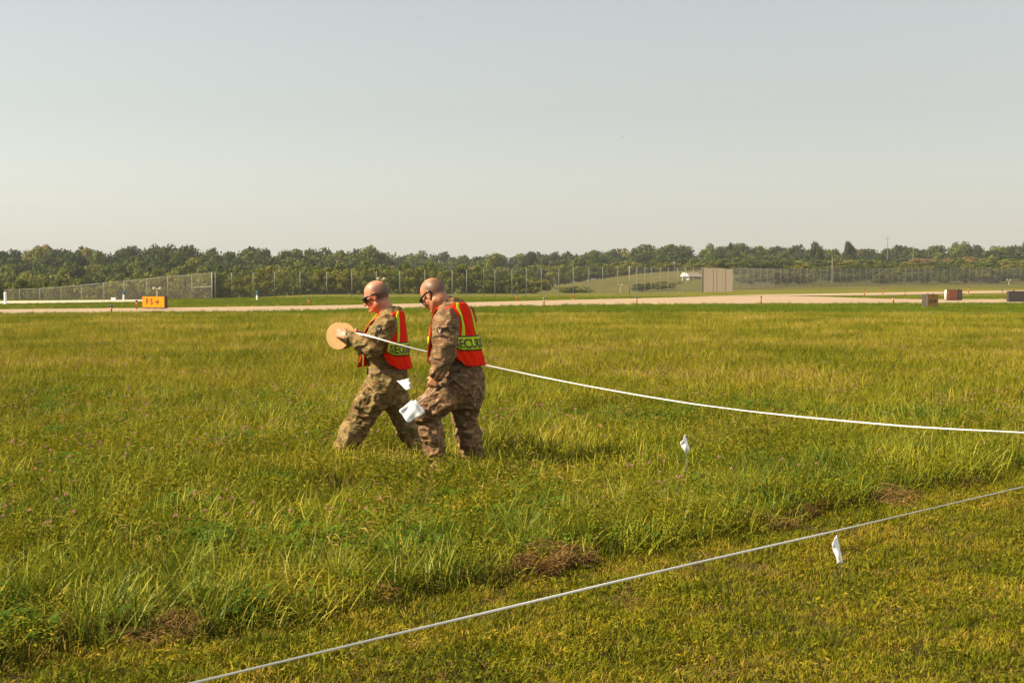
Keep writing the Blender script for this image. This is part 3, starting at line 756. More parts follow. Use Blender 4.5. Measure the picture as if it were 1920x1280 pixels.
# weathered board screen in the fence line
s0, s1 = np.array(gp(1317, 166.5)), np.array(gp(1373, 166.7))
root = empty('board_screen', s0, 'weathered board screen standing in the fence line', 'screen')
nb = 17; dv = (s1 - s0) / nb; ang = math.atan2(dv[1], dv[0]); L = math.hypot(dv[0], dv[1])
bm_ = MB().box((L / 2, 0, 0.5), (L * 0.93, 0.03, 1.0)).mesh('board', M['board'])
for k in range(nb):
    p = s0 + dv * k; o = link('board', bm_, root, Vector((p[0] - s0[0], p[1] - s0[1], Hs(p[0], p[1]) - s0[2] + 0.05))); o.rotation_euler.z = ang
    o.scale.z = np.interp(k / (nb - 1), [0, .4, 1], [pix(1317, 501.5, 164.5)[2] - s0[2], pix(1340, 502.3, 167)[2] - s0[2], pix(1373, 505.5, 171)[2] - s0[2]]) - 0.05 + random.uniform(-.03, .03)
    o.location.y += random.uniform(-.015, .015)
for zz in (0.5, 1.5, 2.5):
    MB().tube([(0, 0.06, zz), (s1[0] - s0[0], s1[1] - s0[1] + 0.06, zz + .05)], 0.035, 6).build('rail', M['board'], root)
MB().tube([(-.05, -.03, 0), (-.05, -.03, 2.95)], 0.05, 8).build('post', M['galv'], root)

# ------------------------------------------------------------------ airfield lights, markers, signs
lens = MB().lathe([(0.030, 0), (0.055, 0.012), (0.062, 0.05), (0.055, 0.10), (0.03, 0.125), (0.004, 0.13)], 12).mesh('lens', M['blue_lens'], True)
stemm = MB().lathe([(0.040, 0), (0.040, 0.86), (0.052, 0.88), (0.052, 1.0)], 10).mesh('stem', M['orange_stem'], True)
padm = MB().lathe([(0.24, -0.02), (0.24, 0.03), (0.20, 0.045)], 14).mesh('base', M['pavement'], False)
spots = [(209, 592, 21, 'left of the arrow sign on the near taxiway edge'), (256, 581, 19, 'beside the arrow sign on the far taxiway edge'), (579, 575, 17, 'on the far taxiway edge left of the front walker'),
         (852, 562, 11, 'just behind the rear walker\'s collar'), (968, 565.5, 14, 'first on the far taxiway edge right of the walkers'), (1020, 577, 20, 'first on the near taxiway edge right of the walkers'),
         (1077, 561, 13, 'second on the far taxiway edge right of the walkers'), (1194, 573, 17, 'second on the near taxiway edge right of the walkers'), (1274, 558, 13, 'below the small white shelter'),
         (1427, 573.5, 19, 'on the near taxiway edge right of the board screen'), (1447, 553, 11, 'on the far taxiway edge right of the board screen'), (1621, 557, 14, 'left one of the pair at the fork'),
         (1655, 552.5, 12, 'far one beyond the fork of the taxiways'), (1697, 559, 15, 'on the grass wedge of the fork'), (1675, 574, 20, 'on the near edge left of the grey-sided sign'), (1816, 552, 14, 'right of the red sign'), (1879, 560, 17, 'beside the dark sign back at the right edge')]
for px, py, hp, where in spots:
    g = gpt(px, py); s = g[1] / FPX; h = hp * s * 0.98
    r_ = empty('taxiway_light', g, 'blue-topped orange edge light ' + where, 'edge light', 'blue edge lights along the taxiways')
    st = link('stem', stemm, r_); st.scale = (1, 1, h - 0.13); ln = link('lens', lens, r_, (0, 0, h - 0.13)); link('base', padm, r_)
def twin_lamp(px, py0, py1, D, label):
    g = np.array(gp(px, D)); z0 = g[2]; z1 = pix(px, py0, D)[2] - z0
    r_ = empty('twin_lamp', g, label, 'lamp', 'pale twin-headed lamps')
    MB().tube([(0, 0, 0), (0, 0, z1)], 0.05, 8).build('stem', M['cream'], r_)
    MB().tube([(-.34, 0, z1 - .02), (.34, 0, z1 - .02)], 0.035, 6).build('crossbar', M['cream'], r_)
    for sx in (-1, 1):
        MB().lathe([(0.05, -.08), (0.10, -.06), (0.14, 0.06), (0.10, 0.10), (.02, .12)], 10, (sx * .26, 0, z1)).build('lamp_head', M['cream'], r_)
twin_lamp(295, 541, 0, 118, 'pale twin-headed lamp showing above the arrow sign')
twin_lamp(715, 523, 0, 124, 'pale twin-headed lamp behind the front walker\'s head')
twin_lamp(1163, 534, 0, 190, 'pale twin-headed lamp low behind the fence in the pasture')
twin_lamp(1891, 525, 0, 225, 'pale twin-headed lamp before the fence at the right edge')
def marker(px, py0, py1, label, D):
    g = np.array(gp(px, D)); z0 = pix(px, py1, D)[2] - g[2]; z1 = pix(px, py0, D)[2] - g[2]; zm = z0 + (z1 - z0) * .5
    r_ = empty('marker_post', g, label, 'marker', 'blue and white marker posts')
    MB().lathe([(.07, 0), (.07, zm)], 10).build('white_base', M['white'], r_); MB().lathe([(.07, zm), (.09, zm + .03), (.09, z1 - .05), (.03, z1)], 10).build('blue_top', M['teal'], r_)
marker(232, 545, 559, 'blue and white marker post left of the arrow sign', 122)
marker(482, 545, 562, 'blue and white marker post before the tall fence', 118)
g = gpt(10, 570.5); r_ = empty('white_post', g, 'thick white post at the left edge beside the pale taxiway', 'post')
MB().lathe([(.09, 0), (.085, .70), (.095, .70), (.095, .80), (.05, .84)], 12).build('shaft', M['white'], r_); MB().box((0, 0, .03), (.34, .34, .08)).build('foot', M['white'], r_)
g = gpt(213, 563.5); r_ = empty('utility_box', g, 'low white box on the grass left of the arrow sign', 'box')
MB().box((0, 0, .11), (.32, .3, .2)).build('housing', M['white'], r_); MB().box((0, 0, .225), (.36, .34, .03)).build('lid', M['white'], r_)

def text_mesh(txt, size, m, name='lettering', depth=0.004):
    cu = bpy.data.curves.new(name, 'FONT'); cu.body = txt; cu.size = size; cu.align_x = 'CENTER'; cu.align_y = 'CENTER'; cu.extrude = depth; cu.resolution_u = 3; cu.offset = size * .022
    o = bpy.data.objects.new('tmp', cu); C.objects.link(o)
    dg = bpy.context.evaluated_depsgraph_get(); me = bpy.data.meshes.new_from_object(o.evaluated_get(dg))
    bpy.data.objects.remove(o); me.materials.clear(); me.materials.append(m)
    return me
def sign(loc, w, h, d, rz, label, faces, lamps=2, legs=4, clear=0.1, housing='dark_grey'):
    """boxed airfield sign: housing, one or more coloured face panels, legs, lamps on top"""
    r_ = empty('airfield_sign', loc, label, 'sign', None, rz)
    hb = MB().box((0, 0, clear + h / 2), (w, d, h)).build('housing', M[housing], r_)
    MB().box((0, -d / 2 - .012, clear + .025), (w, .03, .05)).build('bottom_rail', M['black'], r_)
    for x0, x1, m in faces:
        MB().box(((x0 + x1) / 2 * w, -d / 2 - .01, clear + h / 2 + .02), ((x1 - x0) * w, .02, h - .05)).build('face', M[m], r_)
    for k in range(legs):
        x = (k + .5) / legs * w - w / 2; MB().tube([(x, 0, -.05), (x, 0, clear)], .02, 6).build('leg', M['black'], r_)
    for k in range(lamps):
        x = (k + .5) / lamps * w - w / 2; MB().box((x, -.02, clear + h + .025), (.10, .12, .05)).build('top_cap', M['black'], r_)
    return r_
# arrow sign F5
g = np.array(gp(291, 80)); sg = sign(g, 1.46, .66, .30, RAD(-22), 'bright yellow airfield sign reading F5 with a right arrow', [(-.5, .5, 'sign_yellow')], 0, 3, .08, 'black')
for txt, x in (('F', -.41), ('5', -.12)):
    me = text_mesh(txt, .44, M['black']); o = link('lettering', me, sg, (x, -.176, .44)); o.rotation_euler.x = math.pi / 2; o.scale.x = .85
ar = MB().box((.24, -.172, .44), (.26, .008, .055))
for s_ in (-1, 1): ar.box((.31, -.172, .44 + s_ * .055), (.20, .008, .055), Matrix.Rotation(s_ * RAD(45), 3, 'Y'))
ar.build('arrow', M['black'], sg)
# yellow sign turned from the sun, its shade mixed into the face colour
g = np.array(gp(1743.5, 82.5)); sg = sign(g, 1.10, .76, .34, RAD(40), 'squat airfield sign with grey side and shaded dull yellow face', [(-.5, .5, 'sign_yellow_shade')], 2, 4, .06)
mk2 = MB()
for x, z, w_, h_ in ((-.24, .46, .16, .16), (.02, .46, .15, .14), (.28, .46, .17, .16), (0.02, .66, .09, .06), (-.24, .36, .20, .035), (.05, .36, .16, .03), (.29, .36, .14, .035)):
    mk2.box((x, -.195, z), (w_, .008, h_))
mk2.build('face_marking', M['black'], sg)
# red and black sign with a white end cap
g = np.array(gp(1787, 112)); sg = sign(g, 1.85, .82, .36, RAD(38), 'airfield sign with shaded red panel, black panel and white end', [(-.5, .15, 'sign_red'), (.155, .5, 'black')], 4, 5, .06)
MB().lathe([(.10, .02), (.10, .60), (.085, .74), (.04, .80)], 12, (-1.0, -.02, .06)).build('end_cap', M['white'], sg, smooth=True)
mm = MB()
for k in range(4): mm.box((-.72 + k * .23, -.205, .48), (.10, .008, .34))
mm.build('marking', M['sign_yellow_shade'], sg)
mm = MB().box((.62, -.205, .60), (.26, .008, .07)).box((.62, -.205, .40), (.22, .008, .07)); mm.build('marking', M['sign_yellow_shade'], sg)
# back of a long sign at the edge
g = np.array(gp(1934, 106)); sg = sign(g, 3.8, .78, .34, RAD(8), 'long dark sign turned away at the right edge', [], 4, 6, .05)

# ------------------------------------------------------------------ shelter, shed, poles, birds
D = 290.; g = np.array(gp(1284, D)); zt = pix(1284, 511.5, D)[2]; zb = pix(1284, 526, D)[2]
r_ = empty('white_shelter', (g[0], D, zb), 'small white open shelter on the pasture slope', 'shelter')
hh = zt - zb; w_ = 13.5 * D / FPX
rf = MB(); rf.add([(-w_ * .55, -1.2, hh * .55), (w_ * .45, -1.2, hh * .55), (w_ * .45, 1.4, hh * .55), (-w_ * .55, 1.4, hh * .55), (-w_ * .25, -1.0, hh), (w_ * .15, -1.0, hh), (w_ * .15, 1.2, hh), (-w_ * .25, 1.2, hh)],
                  [(3, 2, 1, 0), (4, 5, 6, 7), (0, 1, 5, 4), (1, 2, 6, 5), (2, 3, 7, 6), (3, 0, 4, 7)])
rf.build('roof', M['white'], r_)
MB().box((w_ * .33, 0, hh * .33 - .6), (w_ * .36, 2.0, hh * .66 + 1.2)).build('wall', M['white'], r_)
for x in (-.45,): MB().tube([(w_ * x, -1, -1.2), (w_ * x, -1, hh * .56)], .06, 6).build('post', M['white'], r_)
D = 296.; g = np.array(gp(1302, D)); zt = pix(1302, 511, D)[2]; zb = pix(1302, 527, D)[2]
r_ = empty('dark_shed', (g[0], D, zb), 'low dark shed right beside the small white shelter', 'shed'); w_ = 24 * D / FPX; hh = zt - zb
MB().box((0, 0, hh * .3 - .6), (w_ * .9, 2.4, hh * .6 + 1.2)).build('wall', M['roof_grey'], r_)
rf = MB(); rf.add([(-w_ * .5, -1.5, hh * .55), (w_ * .6, -1.5, hh * .5), (w_ * .6, 1.5, hh * .5), (-w_ * .5, 1.5, hh * .55), (-w_ * .5, 0, hh), (w_ * .3, 0, hh)], [(0, 1, 5, 4), (2, 3, 4, 5), (0, 4, 3), (1, 2, 5), (3, 2, 1, 0)]); rf.build('roof', M['roof_grey'], r_)
def pole(px, y0, D, rad, label, arm=0, head=None, name='utility_pole'):
    g = np.array(gp(px, D)); z1 = pix(px, y0, D)[2] - g[2]
    r_ = empty(name, g, label, 'pole'); MB().tube([(0, 0, -.2), (0, 0, z1)], [rad, rad * .7], 8).build('shaft', M['pole'] if not head else M['galv'], r_)
    if arm: MB().box((0, 0, z1 - .5), (arm, .12, .12)).build('crossarm', M['galv'], r_)
    if head: MB().lathe([(.05, 0), (.26, .05), (.26, .3), (.1, .4)], 10, (0, 0, z1)).build('lamp_head', M['galv'], r_)
pole(1560, 482, 262, .16, 'wooden pole standing behind the long right fence')
pole(1264, 494, 300, .07, 'thin lamp pole above the white shelter', head=True, name='lamp_pole')
pole(1663, 444, 455, .12, 'thin mast rising over the right skyline', arm=2.2, name='mast')
pole(1711, 464, 440, .16, 'pale bare pole among the right-hand trees')
for px, py, lab, tl in ((789, 34, 'tiny dark bird high above the walkers', .5), (1166, 257, 'tiny dark bird in the middle of the sky', -.3)):
    p = pix(px, py, 160); r_ = empty('bird', p, lab, 'bird', 'birds in the sky', tl)
    MB().tube([(-.09, 0, 0), (-.03, 0, .005), (.05, 0, 0), (.12, 0, 0)], [.006, .028, .025, .004], 6).build('body', M['black'], r_)
    for s_ in (-1, 1):
        w = MB(); w.add([(-.04, 0, .01), (.04, 0, .01), (.02, s_ * .10, .06), (-.05, s_ * .2, .03)], [(0, 1, 2, 3)]); w.build('wing', M['black'], r_)

# ------------------------------------------------------------------ haze in the air over the whole field
hb = MB().box((0, 920, 14.0), (3100, 2000, 40.0))
hm = bpy.data.materials.new('haze_air'); hm.use_nodes = True; hn = hm.node_tree; hn.nodes.clear()
ho = hn.nodes.new('ShaderNodeOutputMaterial'); pv = hn.nodes.new('ShaderNodeVolumePrincipled')
pv.inputs['Color'].default_value = (0.86, 0.90, 0.95, 1); pv.inputs['Density'].default_value = 0.00014; pv.inputs['Anisotropy'].default_value = 0.0
hn.links.new(pv.outputs[0], ho.inputs['Volume'])
tag(hb.build('haze', hm), 'pale summer haze over the airfield', 'haze', kind='stuff')
# ------------------------------------------------------------------ people: distance-field bodies and clothes
def surface_nets(F, org, h):
    s = F < 0
    nx, ny, nz = F.shape
    c = np.zeros((nx - 1, ny - 1, nz - 1), np.uint8)
    for i in (0, 1):
        for j in (0, 1):
            for k in (0, 1): c += s[i:nx - 1 + i, j:ny - 1 + j, k:nz - 1 + k]
    act = np.argwhere((c > 0) & (c < 8))
    idx = np.full(c.shape, -1, np.int32); idx[tuple(act.T)] = np.arange(len(act))
    acc = np.zeros((len(act), 3)); cnt = np.zeros(len(act))
    corners = [(i, j, k) for i in (0, 1) for j in (0, 1) for k in (0, 1)]
    val = {q: F[act[:, 0] + q[0], act[:, 1] + q[1], act[:, 2] + q[2]].astype(np.float64) for q in corners}
    for a in corners:
        for ax in range(3):
            if a[ax]: continue
            b = list(a); b[ax] = 1; b = tuple(b)
            va, vb = val[a], val[b]; m = (va < 0) != (vb < 0)
            t = np.where(m, va / np.where(m, va - vb, 1), 0)
            p = np.tile(np.array(a, float), (len(act), 1)); p[:, ax] += t
            acc[m] += p[m]; cnt[m] += 1
    V = (act + acc / cnt[:, None]) * h + org
    Q = []
    for ax in range(3):
        o1, o2 = (ax + 1) % 3, (ax + 2) % 3
        sl0 = [slice(None)] * 3; sl1 = [slice(None)] * 3; sl0[ax] = slice(0, -1); sl1[ax] = slice(1, None)
        e = np.argwhere(s[tuple(sl0)] != s[tuple(sl1)])
        e = e[(e[:, o1] > 0) & (e[:, o2] > 0) & (e[:, o1] < F.shape[o1] - 1) & (e[:, o2] < F.shape[o2] - 1)]
        def cell(d1, d2):
            q = e.copy(); q[:, o1] -= d1; q[:, o2] -= d2; return idx[tuple(q.T)]
        q = np.stack([cell(1, 1), cell(0, 1), cell(0, 0), cell(1, 0)], 1)
        fl = s[tuple(e.T)]
        q[~fl] = q[~fl][:, ::-1]
        Q.append(q)
    return V, np.concatenate(Q)

class Field:
    def __init__(s, lo, hi, h):
        s.lo = np.asarray(lo, float); s.h = h
        s.n = np.ceil((np.asarray(hi) - s.lo) / h).astype(int) + 1
        s.F = np.full(tuple(s.n), 0.5, np.float32)
    def sub(s, lo, hi):
        a = np.clip(np.floor((np.asarray(lo) - s.lo) / s.h).astype(int), 0, s.n); b = np.clip(np.ceil((np.asarray(hi) - s.lo) / s.h).astype(int) + 1, 0, s.n)
        sl = tuple(slice(i, j) for i, j in zip(a, b))
        ax = [((np.arange(i, j)) * s.h + o).astype(np.float32) for i, j, o in zip(a, b, s.lo)]
        return sl, ax[0][:, None, None], ax[1][None, :, None], ax[2][None, None, :]
    def put(s, sl, d, k):
        f = s.F[sl]
        if f.size == 0: return
        hh = np.maximum(k - np.abs(f - d), 0) / k
        s.F[sl] = np.minimum(f, d) - hh * hh * k * 0.25
    def cut(s, sl, d, k):
        f = s.F[sl]; d = -d
        hh = np.maximum(k - np.abs(f - d), 0) / k
        s.F[sl] = np.maximum(f, d) + hh * hh * k * 0.25
    def cone(s, a, ra, b, rb, k=0.02):
        a, b = np.asarray(a, float), np.asarray(b, float); m = max(ra, rb) + k + 3 * s.h
        sl, x, y, z = s.sub(np.minimum(a, b) - m, np.maximum(a, b) + m)
        ba = b - a; L2 = float(ba @ ba) + 1e-9
        t = np.clip(((x - a[0]) * ba[0] + (y - a[1]) * ba[1] + (z - a[2]) * ba[2]) / L2, 0, 1)
        d = np.sqrt((x - a[0] - t * ba[0]) ** 2 + (y - a[1] - t * ba[1]) ** 2 + (z - a[2] - t * ba[2]) ** 2) - (ra + (rb - ra) * t)
        s.put(sl, d, k)
    def chain(s, pts, rs, k=0.02):
        for i in range(len(pts) - 1): s.cone(pts[i], rs[i], pts[i + 1], rs[i + 1], k)
    def ell(s, c, r, R=None, k=0.02, cut=False):
        """ellipsoid with axes = columns of R"""
        c = np.asarray(c, float); m = max(r) + k + 3 * s.h
        sl, x, y, z = s.sub(c - m, c + m); R = np.eye(3) if R is None else R
        q = [((x - c[0]) * R[0, i] + (y - c[1]) * R[1, i] + (z - c[2]) * R[2, i]) / r[i] for i in range(3)]
        n = np.sqrt(q[0] ** 2 + q[1] ** 2 + q[2] ** 2)
        g = np.sqrt((q[0] / r[0]) ** 2 + (q[1] / r[1]) ** 2 + (q[2] / r[2]) ** 2) + 1e-6
        d = n * (n - 1) / g
        (s.cut if cut else s.put)(sl, d, k)
    def box(s, c, half, R, rnd=0.01, k=0.01):
        c = np.asarray(c, float); m = float(np.linalg.norm(half)) + k + 3 * s.h
        sl, x, y, z = s.sub(c - m, c + m)
        q = [np.abs((x - c[0]) * R[0, i] + (y - c[1]) * R[1, i] + (z - c[2]) * R[2, i]) - (half[i] - rnd) for i in range(3)]
        d = np.sqrt(sum(np.maximum(v, 0) ** 2 for v in q)) + np.minimum(np.maximum(np.maximum(q[0], q[1]), q[2]), 0) - rnd
        s.put(sl, d, k)
    def loft(s, T, shrink, k=0.02, z0=None, z1=None):
        z0 = T.z[0] if z0 is None else z0; z1 = T.z[-1] if z1 is None else z1
        sl, x, y, z = s.sub((T.cx.min() - .4, T.cy.min() - .4, z0 - .05), (T.cx.max() + .4, T.cy.max() + .4, z1 + .05))
        zz = z.ravel(); cx, cy, a, b = [v.astype(np.float32)[None, None, :] for v in T.at(zz)]
        a = np.maximum(a - shrink, .03); b = np.maximum(b - shrink, .03)
        f = (x - cx) * T.f[0] + (y - cy) * T.f[1]; l = (x - cx) * T.l[0] + (y - cy) * T.l[1]
        n = np.sqrt((l / a) ** 2 + (f / b) ** 2); g = np.sqrt((l / a ** 2) ** 2 + (f / b ** 2) ** 2) + 1e-5
        d = np.maximum(n * (n - 1) / g, -np.minimum(a, b))
        d = np.maximum(d, np.maximum(z0 - z, z - z1))
        s.put(sl, d, k)
    def mesh(s): return surface_nets(s.F, s.lo, s.h)

class Torso:
    def __init__(s, lev, f):
        """lev: (z, cx, cy, half width, half depth) from the hips up; f: forward direction"""
        lev = np.array(sorted(lev)); s.z, s.cx, s.cy, s.a, s.b = lev.T
        s.f = np.array(f) / np.linalg.norm(f); s.l = np.array([-s.f[1], s.f[0]])
    def at(s, z):
        z = np.clip(z, s.z[0], s.z[-1])
        zz = np.linspace(s.z[0], s.z[-1], 121); out = []
        ker = np.exp(-0.5 * (np.arange(-8, 9) / 3.0) ** 2); ker /= ker.sum()
        for v in (s.cx, s.cy, s.a, s.b):
            q = np.interp(zz, s.z, v); q = np.convolve(np.pad(q, 8, mode='edge'), ker, 'valid'); out.append(np.interp(z, zz, q))
        return out
    def pt(s, l, z, front, off):
        cx, cy, a, b = s.at(z); a = a + off; b = b + off
        fr = b * np.sqrt(np.maximum(1 - np.clip(np.abs(l) / a, 0, 1) ** 2, 0)) * (1 if front else -1)
        l = np.clip(l, -a, a)
        return np.stack([cx + l * s.l[0] + fr * s.f[0], cy + l * s.l[1] + fr * s.f[1], z], -1)

def wrinkle(V, Q, amp, seed, sc=(0.10, 0.10, 0.042), soft=0.6):
    """push cloth in and out along its normals in uneven folds"""
    n = np.zeros_like(V); e1 = V[Q[:, 2]] - V[Q[:, 0]]; e2 = V[Q[:, 3]] - V[Q[:, 1]]; fn = np.cross(e1, e2)
    for k in range(4): np.add.at(n, Q[:, k], fn)
    n /= np.linalg.norm(n, axis=1)[:, None] + 1e-12
    w = np.stack([vnoise(V / 0.16 + seed + 3 * i) for i in range(3)], 1) - .5
    p = (V + w * 0.10) / np.array(sc) + seed * 1.37
    r1 = 1 - np.abs(2 * vnoise(p) - 1); r2 = 1 - np.abs(2 * vnoise(p * 2.1 + 5.1) - 1)
    big = vnoise(V / 0.13 + seed * 2.1)
    d = (r1 ** 3.2 * 0.95 + r2 ** 2.5 * 0.36 - 0.40) * (0.5 + soft * big * 1.6)
    return V + n * (d * amp)[:, None]
def clothmesh(name, F, m, parent, base, amp, seed, sc=(0.10, 0.10, 0.042)):
    V, Q = F.mesh(); V = wrinkle(V, Q, amp, seed, sc)
    me = new_mesh(name, V - base, Q, m, smooth=True)
    return link(name, me, parent), BVHTree.FromPolygons([Vector(v) for v in V], [tuple(map(int, q)) for q in Q])

def camo(name, cols, seed):
    m, nt, b, out = nodes_of(name)
    def layer(scale, mp, lo, hi, off, det=3):
        tc = nt.nodes.new('ShaderNodeTexCoord'); mpn = nt.nodes.new('ShaderNodeMapping'); mpn.inputs['Location'].default_value = (off, off * .7, off * 1.9); mpn.inputs['Scale'].default_value = mp
        nt.links.new(tc.outputs['Object'], mpn.inputs[0])
        n = noise_tex(nt, scale, det, .5, vec=mpn.outputs[0]); r = nt.nodes.new('ShaderNodeMapRange'); r.inputs[1].default_value = lo; r.inputs[2].default_value = hi
        nt.links.new(n.outputs['Fac'], r.inputs[0]); return r.outputs[0]
    prev = None
    base = nt.nodes.new('ShaderNodeRGB'); base.outputs[0].default_value = (*cols[0], 1); prev = base.outputs[0]
    for c, (scale, mp, lo, hi) in zip(cols[1:], [(8, (1, 1, 1.5), .50, .54), (11, (1, 1, 1.4), .54, .565), (14, (1, 1, 1.8), .565, .59), (24, (.7, .7, 2.6), .63, .645), (19, (.8, .8, 2.2), .60, .62)]):
        f = layer(scale, mp, lo, hi, seed + 3.1 * scale)
        mx = nt.nodes.new('ShaderNodeMix'); mx.data_type = 'RGBA'; mx.inputs[7].default_value = (*c, 1)
        nt.links.new(f, mx.inputs[0]); nt.links.new(prev, mx.inputs[6]); prev = mx.outputs[2]
    nt.links.new(prev, b.inputs['Base Color']); b.inputs['Roughness'].default_value = .9; b.inputs['Specular IOR Level'].default_value = .15
    n = noise_tex(nt, 22, 3, .6, mapping=(1, 1, 1.6)); bp = nt.nodes.new('ShaderNodeBump'); bp.inputs['Strength'].default_value = .45; bp.inputs['Distance'].default_value = .01
    nt.links.new(n.outputs['Fac'], bp.inputs['Height']); nt.links.new(bp.outputs[0], b.inputs['Normal'])
    return m
def skin(name, col, red, stub):
    m, nt, b, out = nodes_of(name)
    prev = None
    n = noise_tex(nt, 30, 3, .6); r = ramp(nt, [(.3, [c * .88 for c in col]), (.7, [c * 1.08 for c in col])]); nt.links.new(n.outputs['Fac'], r.inputs[0]); prev = r.outputs[0]
    for at, c in (('flush', red), ('stubble', stub)):
        a = nt.nodes.new('ShaderNodeAttribute'); a.attribute_name = at
        mx = nt.nodes.new('ShaderNodeMix'); mx.data_type = 'RGBA'; mx.inputs[7].default_value = (*c, 1)
        nt.links.new(a.outputs['Fac'], mx.inputs[0]); nt.links.new(prev, mx.inputs[6]); prev = mx.outputs[2]
    nt.links.new(prev, b.inputs['Base Color']); b.inputs['Roughness'].default_value = .5; b.inputs['Specular IOR Level'].default_value = .38
    b.inputs['Subsurface Weight'].default_value = .12; b.inputs['Subsurface Radius'].default_value = (.012, .005, .003); b.inputs['Subsurface Scale'].default_value = .5
    return m
TAN, OLV, BRN, LGT, DRK, GRN = (.195, .132, .055), (.118, .090, .034), (.125, .072, .030), (.235, .17, .085), (.085, .055, .026), (.095, .080, .032)
M['camo_a'] = camo('camouflage_tan', [TAN, OLV, BRN, LGT, DRK, GRN], 1.0)
M['camo_b'] = camo('camouflage_pinkish', [(.185, .110, .055), (.105, .070, .032), (.125, .062, .034), (.235, .150, .088), (.078, .046, .024), (.095, .066, .032)], 7.0)
M['skin_a'] = skin('skin_flushed', (.43, .180, .115), (.40, .058, .026), (.095, .048, .032))
M['skin_b'] = skin('skin_tanned', (.36, .165, .085), (.36, .075, .038), (.075, .040, .024))
M['vest'] = plain('vest_orange_red', (.62, .016, .002), .85, var=.10, scale=14, bump=.2, spec=.08)
M['vest_front'] = plain('vest_orange', (.68, .06, .004), .85, var=.08, scale=14, spec=.08)
M['lime'] = plain('lime_reflective', (.40, .50, .006), .6, var=.06, scale=10, spec=.15)
M['binding'] = plain('black_binding', (.012, .010, .010), .7)
M['ink'] = plain('black_print', (.010, .012, .008), .6)
M['boot'] = plain('tan_boot_leather', (.22, .14, .075), .8)
M['belt'] = plain('belt_webbing', (.16, .11, .06), .8)
M['glass_frame'] = plain('glossy_black_frame', (.010, .009, .012), .18)
M['lens_dark'] = plain('dark_lens', (.012, .008, .008), .06)
M['watch'] = plain('watch_black', (.018, .018, .018), .35)
M['watch_face'] = plain('watch_face', (.09, .10, .09), .15)
M['patch'] = plain('patch_dark', (.022, .018, .020), .9)
M['emblem'] = plain('emblem_tan', (.30, .22, .14), .9)
M['card'] = plain('cardboard_flange', (.36, .225, .088), .8, var=.12, scale=9)
M['card_dark'] = plain('cardboard_core', (.26, .11, .04), .85)

def unit(v): v = np.asarray(v, float); return v / np.linalg.norm(v)
def hand(F, W, d, n, sd, curl, k=.005, sc=1.0, tc=.5, spread=.0):
    """wrist W, pointing d, palm facing n, thumb on side sd; five separate bent fingers"""
    d = unit(d); n = unit(n - d * (n @ d)); sd = unit(np.cross(n, d)) * np.sign(np.cross(n, d) @ sd)
    W = np.asarray(W, float)
    for i, off in enumerate((.028, .009, -.010, -.027)):
        kn = W + d * (.088 - .005 * abs(i - 1)) * sc + sd * off * sc * 1.1
        F.cone(W + sd * off * .7 * sc + d * .008, .017 * sc, kn, .0125 * sc, .014)
        L = np.array([(.044, .027, .021), (.049, .030, .023), (.045, .028, .022), (.035, .022, .019)][i]) * sc
        p = kn; ang = 0.0; r = .0102 * sc
        for j in range(3):
            ang += curl[i] * (1.0, 1.15, .75)[j]
            q = p + (d * math.cos(ang) + n * math.sin(ang) + sd * spread * (1.5 - i) * .1) * L[j]
            F.cone(p, r, q, r * .88, k); p = q; r *= .9
    t0 = W + d * .022 * sc + sd * .026 * sc + n * .006
    t1 = t0 + unit(d * .75 + sd * .55 + n * .35) * .042 * sc; t2 = t1 + unit(d * (1 - tc) + n * tc * 1.3 - sd * .15 + sd * (.5 - tc)) * .034 * sc
    t3 = t2 + unit(d * (.9 - tc) + n * tc * 1.5 - sd * .35) * .026 * sc
    F.cone(t0, .018 * sc, t1, .0125 * sc, .012); F.cone(t1, .0125 * sc, t2, .011 * sc, k); F.cone(t2, .011 * sc, t3, .009 * sc, k)

